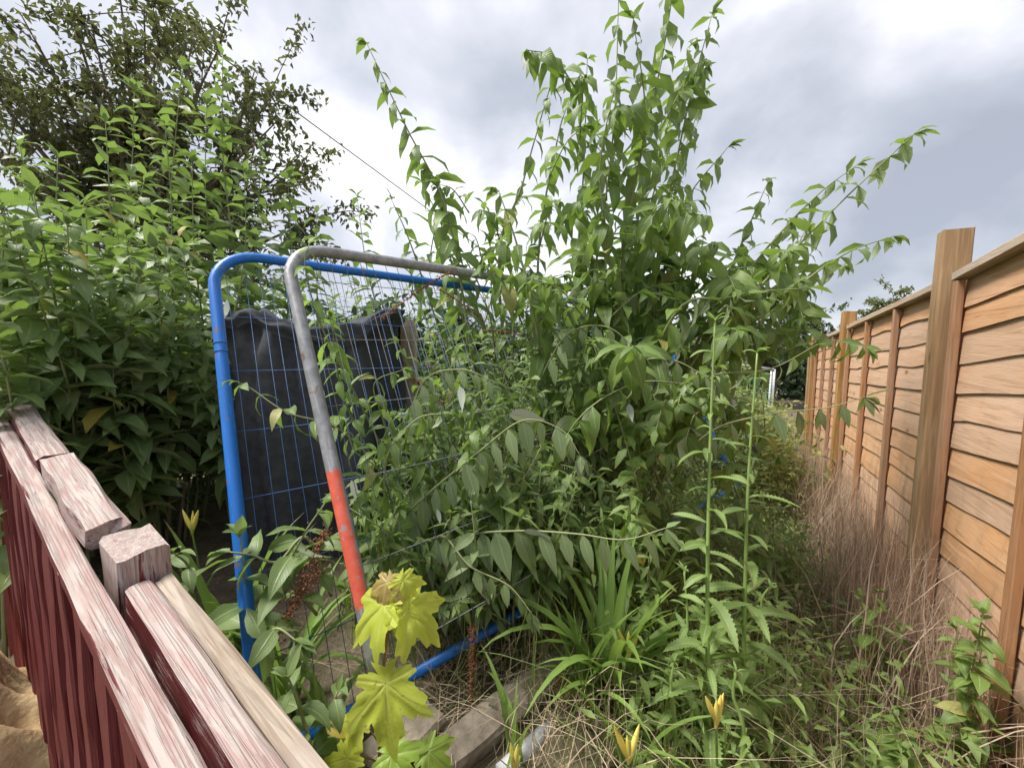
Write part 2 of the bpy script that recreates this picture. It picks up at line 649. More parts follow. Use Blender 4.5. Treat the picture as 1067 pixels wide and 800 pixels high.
M['bud'] = plain('yellow_bud', (.80, .62, .10), (.72, .68, .20), 25, .5, rnd=.4, bump=0)
M['bud_green'] = plain('green_bud', (.35, .45, .08), (.5, .5, .1), 25, .5, rnd=.4, bump=0)
M['board'] = timber('lap_board_timber', (.46, .25, .135), (.62, .36, .20), (.71, .455, .285), (.58, .42, .31), .45)
M['batten'] = timber('batten_timber', (.30, .15, .075), (.40, .215, .115), (.48, .28, .165), (.42, .3, .22), .3)
M['cap'] = timber('weathered_capping', (.40, .28, .19), (.52, .39, .28), (.60, .48, .37), (.55, .48, .42), .5)
M['post'] = timber('treated_post_timber', (.26, .14, .055), (.39, .225, .095), (.48, .30, .145), (.36, .26, .15), .35, ring=.6)
M['red'] = redpaint('worn_maroon_paint', wear_top=.72, wear_side=.12)
M['red_worn'] = redpaint('flaked_maroon_paint', wear_top=.80, wear_side=.5)
M['red_r2'] = redpaint('half_flaked_maroon_paint', wear_top=.70, wear_side=.25)
M['red_side'] = redpaint('maroon_paint', wear_top=.6, wear_side=.02)
M['bare'] = timber('bare_weathered_wood', (.17, .115, .075), (.36, .285, .215), (.50, .435, .365), (.42, .39, .36), .55)
M['old_post'] = timber('pale_stake_wood', (.33, .23, .14), (.46, .35, .23), (.55, .44, .31), (.4, .35, .3), .4)


def metalpaint(name, base, chips, red=None):
    m, t = newmat(name)
    n = N(t)
    tcn = n.new('ShaderNodeTexCoord')
    v = tcn.outputs['Object']
    nz = n.noise(v, 9, 5)
    fn = n.noise(v, 130, 3, .7)
    col = n.mix(n.math('MULTIPLY', n.step(nz, .35, .7), .4), base, [c * .72 for c in base])
    col = n.mix(n.math('MULTIPLY', n.step(fn, .66, .72), .8), col, chips)
    ch = n.noise(v, 34, 5, .6)
    col = n.mix(n.math('MULTIPLY', n.step(ch, .655, .67), .9), col, (.20, .11, .07))
    col = n.mix(n.math('MULTIPLY', n.step(n.noise(n.mapping(v, (60, 60, 4)), 2.5, 4), .60, .66), .45), col, [min(1, c * 1.5 + .05) for c in base])
    b = n.bsdf(Base_Color=col, Roughness=n.math('ADD', .3, n.math('MULTIPLY', nz, .25)))
    t.links.new(n.bump(fn, .12, .002), b.inputs['Normal'])
    n.output(b.outputs[0])
    return m


M['blue'] = metalpaint('blue_gloss_paint', (.010, .155, .56), (.30, .33, .36))
M['blue_wire'] = metalpaint('blue_wire_paint', (.05, .13, .33), (.2, .22, .26))
M['grey_wire'] = plain('galvanised_wire', (.13, .135, .14), (.22, .225, .23), 30, .6, .3, 0)


def galv():
    m, t = newmat('galvanised_tube_with_red_paint')
    n = N(t)
    tcn = n.new('ShaderNodeTexCoord')
    v = tcn.outputs['Object']
    nz = n.noise(v, 40, 4)
    big = n.noise(v, 12, 3)
    g = n.mix(n.step(nz, .35, .65), (.22, .225, .23), (.35, .355, .36))
    g = n.mix(n.math('MULTIPLY', n.step(big, .5, .75), .5), g, (.19, .185, .18))
    g = n.mix(n.math('MULTIPLY', n.step(n.noise(v, 22, 5, .65), .62, .67), .8), g, (.19, .095, .045))
    g = n.mix(n.math('MULTIPLY', n.step(n.noise(n.mapping(v, (60, 60, 3)), 2.5, 4), .57, .64), .5), g, (.50, .50, .50))
    sp = n.new('ShaderNodeSeparateXYZ')
    t.links.new(v, sp.inputs[0])
    # sprayed red band on the side facing the plot: local z is height along the upright, local x across
    band = n.math('MULTIPLY', n.step(n.math('ADD', sp.outputs[2], n.math('MULTIPLY', n.math('SUBTRACT', nz, .5), .06)), .50, .492), n.step(sp.outputs[2], .17, .18), True)
    sidem = n.step(n.math('ADD', sp.outputs[0], n.math('MULTIPLY', n.math('SUBTRACT', nz, .5), .016)), .0085, .007)
    red = n.math('MULTIPLY', band, sidem, True)
    col = n.mix(red, g, n.mix(n.step(nz, .3, .7), (.62, .085, .045), (.72, .15, .09)))
    col = n.mix(n.math('MULTIPLY', n.math('MULTIPLY', red, n.step(n.noise(v, 45, 4, .6), .60, .63)), .9), col, (.30, .27, .26))
    b = n.bsdf(Base_Color=col, Roughness=.5)
    t.links.new(n.math('MULTIPLY', n.math('SUBTRACT', 1.0, red), .35), b.inputs['Metallic'])
    t.links.new(n.bump(nz, .15, .002), b.inputs['Normal'])
    n.output(b.outputs[0])
    return m


M['galv'] = galv()
M['concrete'] = plain('old_concrete', (.15, .125, .095), (.31, .265, .21), 30, .9, bump=.7, detail=8)
M['brick'] = plain('rough_brick', (.20, .11, .08), (.36, .25, .2), 18, .9, bump=.8)
M['pipe'] = plain('pale_grey_plastic', (.42, .44, .47), (.55, .57, .6), 12, .45, bump=.05)
M['sand'] = plain('tan_sand', (.46, .32, .165), (.64, .48, .27), 35, .95, bump=.8, detail=8)
M['slate'] = plain('dark_grey_rubble_sack', (.06, .065, .07), (.16, .17, .18), 10, .7, bump=.4)
M['cloth'] = plain('black_woven_fabric', (.050, .053, .060), (.085, .089, .098), 25, .85, bump=.1, spec=.2)
M['cable'] = plain('black_cable', (.03, .03, .03), (.06, .06, .06), 10, .6, bump=0)
M['teal'] = plain('turquoise_plastic', (.12, .50, .60), (.2, .6, .68), 15, .5, bump=.1)
M['net'] = plain('green_netting', (.05, .22, .15), (.08, .3, .2), 15, .6, bump=0)
M['whitepole'] = plain('white_pole_paint', (.6, .6, .6), (.72, .72, .72), 15, .5, bump=0)
M['greyrail'] = plain('grey_rail_wood', (.25, .24, .22), (.38, .36, .33), 15, .8)


def ground_mat():
    m, t = newmat('weedy_soil')
    n = N(t)
    geo = n.new('ShaderNodeNewGeometry')
    v = geo.outputs['Position']
    a, b_, c = n.noise(v, 1.3, 5), n.noise(v, 9, 6), n.noise(v, 60, 4)
    col = n.mix(n.step(b_, .35, .65), (.085, .06, .042), (.19, .145, .10))
    col = n.mix(n.math('MULTIPLY', n.step(c, .5, .7), .6), col, (.30, .235, .16))
    col = n.mix(n.math('MULTIPLY', n.step(a, .45, .65), .5), col, (.10, .115, .05))
    b = n.bsdf(Base_Color=col, Roughness=.95)
    t.links.new(n.bump(n.math('ADD', b_, n.math('MULTIPLY', c, .5)), .8, .03), b.inputs['Normal'])
    n.output(b.outputs[0])
    return m


M['ground'] = ground_mat()

# ------------------------------------------------------------------ ground
g = 150
tt = np.linspace(-1, 1, g)
ax = 4.5 * tt + 7.5 * tt ** 3 + 900 * tt ** 11
gx, gy = np.meshgrid(ax + 0.6, ax + 2.0)
V = np.array([(x, y, H(x, y)) for x, y in zip(gx.ravel(), gy.ravel())])
idx = np.arange(g * g).reshape(g, g)
Q = np.stack([idx[:-1, :-1], idx[:-1, 1:], idx[1:, 1:], idx[1:, :-1]], -1).reshape(-1, 4)
go = obj('ground', mesh_np('ground', V, Q), M['ground'])
tag(go, 'overgrown bare soil and litter under the weeds', kind='structure')

# ------------------------------------------------------------------ timber lap fence
FR = 0.75                                   # distance of its face across the plot


def capz(s):
    return 1.80 - 0.047 * (s - 2.6) if s > 2.6 else 1.80 + 0.085 * (2.6 - s)


fence = thing('timber_fence', rs(FR + .05, 2.6, H(*rs(FR + .05, 2.6)[:2])), 'orange-brown overlapping board fence with square timber posts along the plot', 'fence')
FRAME = lambda s, z, dy=0.0: axes(FD, -RD, UP, rs(FR - dy, s, z))


def board_mesh(L, hb, seed, slope, top=False):
    """one feather-edge board with a waney lower edge; x along, y towards the plot, z up"""
    seg = 26
    rr = random.Random(seed)
    amp = rr.uniform(.002, .0105)
    ph, fr = rr.uniform(0, 9), rr.uniform(2.0, 4.5)
    yo = rr.uniform(-.001, .0025)
    V = []
    for i in range(seg + 1):
        x = L * i / seg
        wv = amp * mnoise.noise(Vector((x * fr + ph, seed * 1.7, 0))) * 1.6 + .35 * amp * mnoise.noise(Vector((x * 14 + ph, seed, 2)))
        cup = .003 * mnoise.noise(Vector((x * 2 + ph, seed, 5)))
        for (yy, z) in ((.011 + yo + cup, wv), (.0085 + yo + cup * .6, hb * .35 + wv * .5), (.005 + cup * .3, hb * .7), (.002, hb), (-.004, hb), (-.001 + yo, hb * .5), (.002 + yo, wv + .001)):
            V.append((x, yy, z + slope * x))
    k = 7
    Q = [(i * k + j, (i + 1) * k + j, (i + 1) * k + (j + 1) % k, i * k + (j + 1) % k) for i in range(seg) for j in range(k)]
    me = mesh_np('board', V, [Q, ], smooth=False)
    return me


for pi, (s0, s1) in enumerate(((.55, 2.375), (2.505, 4.44), (4.56, 6.34))):
    L = s1 - s0
    slope = (capz(s1) - capz(s0)) / L
    zc = capz(s0)
    pan = place(bpy.data.objects.new('fence_panel', None), fence, Matrix.Translation(rs(FR, s0, zc - 1.8)))
    nb, exp_ = 15, .1172
    for b in range(nb):
        jitter = RNG.uniform(-.010, .010)
        zb = zc - 1.80 + .02 + b * exp_ + jitter
        hb = .152 if b < nb - 1 else zc - zb - .03
        o = obj('board', board_mesh(L, hb, pi * 40 + b, slope), M['board'], pan, FRAME(s0, zb))
    # uprights on the face, then the capping
    for q, fx in enumerate((.022, L / 3, 2 * L / 3, L - .022)):
        h = 1.765
        me = plank('batten', h, .042, .024, 8, .0015, .002, seed=pi * 9 + q)
        z0 = zc + slope * fx - 1.80
        obj('batten', me, M['batten'], pan, axes(UP, FD, -RD * -1 if False else UP.cross(FD), rs(FR - .030, s0 + fx, z0)))
    me = plank('capping', L, .062, .034, 14, .0015, .003, seed=pi + 50, shear=slope)
    obj('capping', me, M['cap'], pan, axes(FD, -RD, UP, rs(FR - .016, s0, zc - .012)))
    me = plank('foot_rail', L, .03, .05, 6, .001, .002, seed=pi + 60, shear=slope)
    obj('foot_rail', me, M['batten'], pan, axes(FD, -RD, UP, rs(FR - .02, s0, zc - 1.775)))

for q, (s, top, lean, w) in enumerate(((2.445, .20, 0.006, .09), (4.50, .13, .004, .095), (6.40, .12, 0, .095), (6.66, .06, 0, .095))):
    zb = capz(s) - 1.95
    h = top + 1.95
    me = plank('fence_post', h, w, w, 14, .0022, .004, seed=90 + q, ends=.012)
    X = (UP + FD * lean + RD * .004).normalized()
    Mx = frame_x(X, -RD, rs(FR + .012 - .045, s, zb))
    obj('fence_post', me, M['post'], fence, Mx)
# ------------------------------------------------------------------ old red picket fence, photographer's side
EA = Vector((-.837, .547, 0))     # runs away to the left
EN = Vector((.547, .837, 0))      # into the plot
GR = .151                         # the old fence climbs with the bank


def en(a, n, z):
    v = EA * a + EN * n
    v.z = z
    return v


def ztop(a):
    return .919 + GR * a


red = thing('picket_fence', en(.9, .14, .02), 'old maroon painted picket fence with weathered double top rails', 'fence')


def railpart(name, a0, a1, n0, n1, dz, t, mat, seed, wob=.003, bev=.005, seg=30, ends=.01):
    L = a1 - a0
    X = (EA + UP * GR).normalized()
    Y = UP.cross(EA)
    me = plank(name, L * math.sqrt(1 + GR * GR), abs(n1 - n0), t, seg, wob, bev, seed, ends)
    return obj(name, me, mat, red, axes(X, Y, X.cross(Y), en(a0, (n0 + n1) / 2, ztop(a0) + dz - t / 2)))


railpart('top_rail', -.6, 4.6, .114, .153, 0, .036, M['red'], 1, wob=.004, seg=44)
railpart('top_rail', -.6, .972, .174, .211, -.002, .085, M['red_r2'], 2, wob=.004)
tag(railpart('back_rail', -.6, .968, .215, .244, -.006, .065, M['bare'], 3, wob=.006), 'bare unpainted weathered rail')
railpart('top_rail', 1.155, 1.66, .156, .224, .040, .055, M['red_worn'], 4, wob=.007, bev=.009, ends=.04)
railpart('top_rail', 1.668, 4.6, .154, .216, .036, .055, M['red'], 5, wob=.007, bev=.009, ends=.04)
# gate post head
me = plank('post', ztop(1.05) + .032, .078, .15, 16, .006, .010, 8, ends=.025)
obj('post', me, M['red_worn'], red, axes((UP + EA * .0).normalized(), UP.cross(EA) * -1, UP.cross(UP.cross(EA) * -1), en(1.055, .208, 0)))
for k in range(30):
    a = -.35 + k * .15 + RNG.uniform(-.012, .012)
    wv = .074 + RNG.uniform(-.008, .008)
    h = ztop(a) - .022
    me = plank('picket', h, .034, wv, 16, .006, .006, 20 + k, ends=.01)
    obj('picket', me, M['red_side'], red, axes(UP, UP.cross(EA) * -1, UP.cross(UP.cross(EA) * -1), en(a, .1325, 0)))
for k in range(9):
    a = -.3 + k * .15 + RNG.uniform(-.01, .01)
    h = ztop(a) - .11
    if a > .95:
        break
    me = plank('picket', h, .018, .07, 8, .003, .004, 70 + k, ends=.01)
    obj('picket', me, M['red_side'], red, axes(UP, UP.cross(EA) * -1, UP.cross(UP.cross(EA) * -1), en(a, .169, .0)))

# sand heap against the pickets, dark sack beside it
def heap(name, cx, cy, rx, ry, h, seed, rough=.25, n=26, z0=None):
    V, Q = [], []
    for i in range(n):
        for j in range(n):
            u, v = -1 + 2 * i / (n - 1), -1 + 2 * j / (n - 1)
            d = math.hypot(u, v)
            z = max(0, 1 - d) ** .9 * h
            q = Vector((u * 2.5, v * 2.5, seed))
            z *= 1 + rough * mnoise.noise(q) + rough * .6 * mnoise.noise(q * 3)
            V.append((cx + rx * u, cy + ry * v, (H(cx, cy) if z0 is None else z0) - .03 + z))
    I = np.arange(n * n).reshape(n, n)
    Q = np.stack([I[:-1, :-1], I[1:, :-1], I[1:, 1:], I[:-1, 1:]], -1).reshape(-1, 4)
    return mesh_np(name, V, Q)


c = en(1.95, -.16, 0)
tag(obj('sand_heap', heap('sand_heap', c.x, c.y, .62, .58, .80, 3, .35, 44, 0.0), M['sand']), 'tan heap of damp sand against the foot of the red pickets', 'sand')
c = en(2.9, -.22, 0)
tag(obj('rubble_sack', heap('rubble_sack', c.x, c.y, .35, .35, .85, 9, .3, 26, 0.0), M['slate']), 'dark grey rubble sack behind the sand heap', 'sack')

# ------------------------------------------------------------------ mesh site panels
def mesh_panel(name, T, B, d, length, rad, tr, mat, wmat, label, rows, pitch_, corner=True, bottom=True):
    U = (T - B)
    hgt = U.length
    U.normalize()
    d = (d - U * d.dot(U)).normalized()
    Nn = d.cross(U).normalized()
    root = thing(name, B, label, 'site fence panel', 'mesh site fence panels')
    Mx = axes(d, Nn * -1, U, B)        # local x along, z up the panel
    if Mx.to_3x3().determinant() < 0:
        Mx = axes(d, Nn, U, B)
    up = [Vector((0, 0, z)) for z in np.linspace(0, hgt - rad, 14)]
    arc = [Vector((rad - rad * math.cos(a), 0, hgt - rad + rad * math.sin(a))) for a in np.linspace(.15, math.pi / 2, 9)]
    top = [Vector((x, 0, hgt)) for x in np.linspace(rad + .03, length - rad, 12)]
    arc2 = [Vector((length - rad + rad * math.sin(a), 0, hgt - rad + rad * math.cos(a))) for a in np.linspace(.15, math.pi / 2, 8)]
    dn = [Vector((length, 0, z)) for z in np.linspace(hgt - rad - .02, 0, 10)]
    obj('frame_tube', tube('frame_tube', up + arc + top + arc2 + dn, tr, tr, 16), mat, root, Mx)
    if bottom:
        obj('bottom_tube', tube('bottom_tube', [Vector((tr * .7, 0, .03)), Vector((length / 2, 0, .03)), Vector((length - tr * .7, 0, .03))], tr * .9, tr * .9, 14), mat, root, Mx)
    wv = tube('wire', [Vector((0, 0, -.0)), Vector((0, .001, hgt * .5)), Vector((0, 0, hgt + tr * .6))], .0010, .0010, 5)
    k = 0
    x = pitch_
    while x < length - .02:
        short = rad - math.sqrt(max(0, rad * rad - (rad - x) ** 2)) if x < rad else 0
        Ml = Mx @ Matrix.Translation((x + RNG.uniform(-.002, .002), tr * .95, 0)) @ Matrix.Rotation(RNG.uniform(-.006, .006), 4, 'Y') @ Matrix.Diagonal((1, 1, 1 - short / hgt, 1))
        obj('wire', wv, wmat, root, Ml)
        x += pitch_
    wh = tube('cross_wire', [Vector((-.012, 0, 0)), Vector((length / 2, .0, -.006)), Vector((length + .012, 0, 0))], .0013, .0013, 5)
    for z in rows:
        obj('cross_wire', wh, wmat, root, Mx @ Matrix.Translation((0, tr * 1.05, z)))
    # weld beads on the near upright
    return root, Mx, hgt


DIR = Vector((.755, .656, 0))
Tb, Bb = P(220, 262, 1.30), P(275, 811, .86)
bl, MxB, hB = mesh_panel('site_fence_panel', Tb, Bb, DIR, 2.85, .14, .0172, M['blue'], M['blue_wire'],
                         'bright blue tube framed wire mesh panel leaning behind the grey one', [.03 + .2 * k for k in range(1, 7)], .042)
Tg, Bg = P(296, 256, 1.16), P(398, 720, .84)
gr, MxG, hG = mesh_panel('site_fence_panel', Tg, Bg, Vector((.74, .672, 0)), 2.7, .12, .0180, M['galv'], M['grey_wire'],
                         'galvanised grey tube mesh panel with red painted upright', [.05 + .21 * k for k in range(0, 6)], .046, bottom=False)
# welded bands on the blue upright
for z in (hB - .39, hB - .36):
    pts = [Vector((.0180 * math.cos(a), .0180 * math.sin(a), z)) for a in np.linspace(0, 2 * math.pi, 17)]
    obj('weld_ring', tube('weld_ring', pts, .0016, .0016, 5), M['blue_wire'], bl, MxB)

# ------------------------------------------------------------------ black wrapped bin, stakes
def wrapped_bin():
    c = P(345, 520, 2.2)
    cx, cy = c.x, c.y
    zt, z0 = 1.66, H(cx, cy) - .05
    ns, nr = 120, 30
    V = []
    for i in range(nr + 5):
        t = min(1, i / (nr - 1))
        for j in range(ns):
            th = 2 * math.pi * j / ns
            co, si = math.cos(th), math.sin(th)
            q = (abs(co) ** 3.2 + abs(si) ** 3.2) ** (-1 / 3.2)
            cv = Vector((co * 2.2, si * 2.2, t * 1.2))
            fold = .022 * math.sin(th * 13 + 2.6 * mnoise.noise(cv) + t * .8) * (.3 + .7 * (1 - t)) + .045 * mnoise.noise(cv) + .03 * mnoise.noise(cv * 2.3 + Vector((3, 1, 0))) + .010 * mnoise.noise(cv * 6)
            fold += .02 * math.sin(t * 26 + 3 * mnoise.noise(cv * 1.5)) * max(0, t - .75) * 3
            sag = .10 * mnoise.noise(Vector((co * 1.3, si * 1.3, 4))) * t + .03 * mnoise.noise(Vector((co * 4, si * 4, 9))) * t
            rr = q * .375 + fold * 1.35
            f_, dz = 1.0, 0.0
            if i >= nr:
                k = i - nr
                f_ = (.985, .93, .75, .4, .02)[k]
                dz = (.012, .008, -.035, -.07, -.08)[k]
            V.append((cx + rr * 1.06 * co * f_, cy + rr * .75 * si * f_, z0 + (zt - z0) * t + sag + dz))
    Q = [(i * ns + j, i * ns + (j + 1) % ns, (i + 1) * ns + (j + 1) % ns, (i + 1) * ns + j) for i in range(nr + 4) for j in range(ns)]
    root = thing('compost_heap', (cx, cy, z0), 'tall heap draped in creased charcoal fabric behind the mesh', 'covered heap')
    obj('fabric_cover', mesh_np('fabric_cover', V, Q), M['cloth'], root)
    # stitched hem hanging over the top edge
    V2 = []
    na, nh = 60, 8
    for i in range(na):
        th = math.pi * 1.08 + math.pi * .84 * i / (na - 1)
        co, si = math.cos(th), math.sin(th)
        q = (abs(co) ** 3.2 + abs(si) ** 3.2) ** (-1 / 3.2)
        sag = .10 * mnoise.noise(Vector((co * 1.3, si * 1.3, 4))) + .03 * mnoise.noise(Vector((co * 4, si * 4, 9)))
        for j in range(nh):
            t = j / (nh - 1)
            w = .022 * mnoise.noise(Vector((th * 5, t * 3, 7)))
            rr = q * .375 + .06 + w + .012 * math.sin(t * 3.1)
            drop = .07 + .05 * mnoise.noise(Vector((th * 2.2, 1, 3)))
            V2.append((cx + rr * 1.06 * co, cy + rr * .78 * si, zt + .01 - t * drop + w * .6 + sag))
    Q2 = [(i * nh + j, (i + 1) * nh + j, (i + 1) * nh + j + 1, i * nh + j + 1) for i in range(na - 1) for j in range(nh - 1)]
    obj('fabric_hem', mesh_np('fabric_hem', V2, Q2), M['cloth'], root)


wrapped_bin()


def stake(px, ptop, d, w, mat, label, lean=(0, 0)):
    t = P(px, ptop, d)
    z0 = H(t.x, t.y) - .1
    h = t.z - z0
    me = plank('wooden_stake', h, w, w * .8, 10, .003, .004, int(px), ends=.01)
    X = Vector((lean[0], lean[1], 1)).normalized()
    tag(obj('wooden_stake', me, mat, None, frame_x(X, (0, -1, 0), t - X * h)), label, 'stake')


stake(426, 334, 2.25, .082, M['old_post'], 'pale square wooden stake beside the draped charcoal fabric', (.01, .0))
stake(568, 300, 2.9, .10, M['bark'], 'dark wooden stake behind the leaning mesh panels', (-.01, 0))

# concrete kerb, brick, pipe in the litter
def loose_plank(name, a, b, w, t, mat, label, cat, seed, roll=.3, wob=.008, bev=.012):
    X = (b - a)
    L = X.length
    me = plank(name, L, w, t, 14, wob, bev, seed, ends=.03)
    Mx = frame_x(X, Vector((roll, -.2, 1)), a)
    return tag(obj(name, me, mat, None, Mx), label, cat)


loose_plank('concrete_post', P(452, 800, .93), P(605, 676, 1.33), .085, .08, M['concrete'], 'broken concrete post lying in the litter below the mesh', 'concrete', 3)
loose_plank('brick', P(545, 706, 1.30), P(592, 668, 1.44), .1, .07, M['brick'], 'half buried reddish brick beside the concrete post', 'brick', 4)
pa, pb = P(522, 806, .95), P(572, 760, 1.07)
tag(obj('plastic_pipe', tube('plastic_pipe', [pa, (pa + pb) / 2, pb], .022, .022, 14), M['pipe']), 'pale grey plastic pipe half covered by dry grass', 'pipe')
loose_plank('old_board', P(385, 800, .90), P(450, 735, 1.05), .12, .03, M['concrete'], 'grey weathered board lying behind the sycamore sapling', 'board', 6, .0)

# overhead cable
a, b = P(225, 55, 9), P(470, 236, 16)
pts = [a.lerp(b, t) - Vector((0, 0, .55 * math.sin(math.pi * t))) * .0 for t in np.linspace(-.8, 1.6, 24)]
tag(obj('overhead_cable', tube('overhead_cable', pts, .016, .016, 5), M['cable']), 'thin dark overhead cable crossing the cloudy sky', 'cable')


# ------------------------------------------------------------------ leaves
def leaf_arrays(w, droop, fold, seg=6, cross=4, twist=0.0, ripple=.0, peak=.36, tipp=1.25, teeth=0, tooth=.0, ph=0.0):
    """blade of unit length along +Y, upper face +Z"""
    V, UV = [], []
    y = z = 0.0
    mx = (peak ** (peak * tipp / (1 - peak))) * ((1 - peak) ** tipp)
    a_ = peak * tipp / (1 - peak)
    for i in range(seg + 1):
        t = i / seg
        ang = -droop * t ** .9
        if i:
            y += math.cos(ang) / seg
            z += math.sin(ang) / seg
        hw = w * .5 * max(.0, (t ** a_) * ((1 - t) ** tipp) / mx)
        if i == 0:
            hw = w * .02
        if teeth:
            hw *= 1 + tooth * (1 if (i % 2) else -1)
        tw = twist * t
        for j in range(cross + 1):
            u = -1 + 2 * j / cross
            x = u * hw
            n = abs(x) * fold + ripple * math.sin(t * 16 + ph + (1.5 if u > 0 else 0)) * abs(u) * w * (1 if i < seg else 0)
            xx = x * math.cos(tw) - n * math.sin(tw)
            nn = x * math.sin(tw) + n * math.cos(tw)
            V.append((xx, y - nn * math.sin(ang), z + nn * math.cos(ang)))
            UV.append((.5 + u * .5, t))
    k = cross + 1
    Q = [(i * k + j, i * k + j + 1, (i + 1) * k + j + 1, (i + 1) * k + j) for i in range(seg) for j in range(cross)]
    return np.array(V, np.float32), np.array(Q, np.int32), np.array(UV, np.float32)


class LeafKind:
    def __init__(s, name, mat, specs, coarse=(3, 2)):
        s.mat = mat
        s.fine = []
        s.low = []
        for sp in specs:
            V, Q, UV = leaf_arrays(**sp)
            me = mesh_np(name, V, Q, UV)
            me.materials.append(mat)
            s.fine.append(me)
            sp2 = dict(sp)
            sp2['seg'], sp2['cross'] = coarse
            sp2['teeth'] = 0
            s.low.append(leaf_arrays(**sp2))


def specs(n, w, droop, fold, seed, **kw):
    r = random.Random(seed)
    return [dict(w=w * r.uniform(.8, 1.2), droop=r.uniform(*droop), fold=r.uniform(*fold), twist=r.uniform(-.7, .7), ripple=r.uniform(.0, .05), ph=r.uniform(0, 6), **kw) for _ in range(n)]


LK = {
    'bud': LeafKind('leaf', M['leaf'], specs(9, .37, (.7, 1.9), (.1, .5), 1)),
    'grey': LeafKind('leaf', M['leaf_grey'], specs(8, .40, (.3, 1.3), (.15, .45), 2)),
    'lime': LeafKind('leaf', M['leaf_lime'], specs(5, .30, (.6, 1.5), (.1, .4), 3)),
    'low': LeafKind('leaf', M['leaf_low'], specs(7, .24, (.4, 1.3), (.1, .4), 4)),
    'spray': LeafKind('leaf', M['leaf_spray'], specs(6, .36, (.05, .7), (.1, .35), 9)),
    'weed': LeafKind('leaf', M['weed_near'], specs(6, .32, (.2, 1.2), (.1, .5), 12)),
    'yellow_weed': LeafKind('leaf', M['weed_yellow'], specs(6, .34, (.2, 1.2), (.1, .5), 13)),
    'pale': LeafKind('leaf', M['leaf_pale'], specs(4, .36, (-.2, .4), (.1, .4), 8)),
    'thistle': LeafKind('leaf', M['thistle_leaf'], specs(6, .21, (.5, 1.4), (.2, .5), 5, seg=30, cross=4, teeth=1, tooth=.15, peak=.45, tipp=1.0), (6, 2)),
}


def leaf_frame(pos, ydir, up, size):
    Y = ydir.normalized()
    X = Y.cross(up)
    if X.length < .05:
        X = Y.cross(Vector((1, 0, 0.1)))
    X.normalize()
    Z = X.cross(Y)
    M4 = Matrix((X * size, Y * size, Z * size)).transposed().to_4x4()
    M4.translation = pos
    return M4


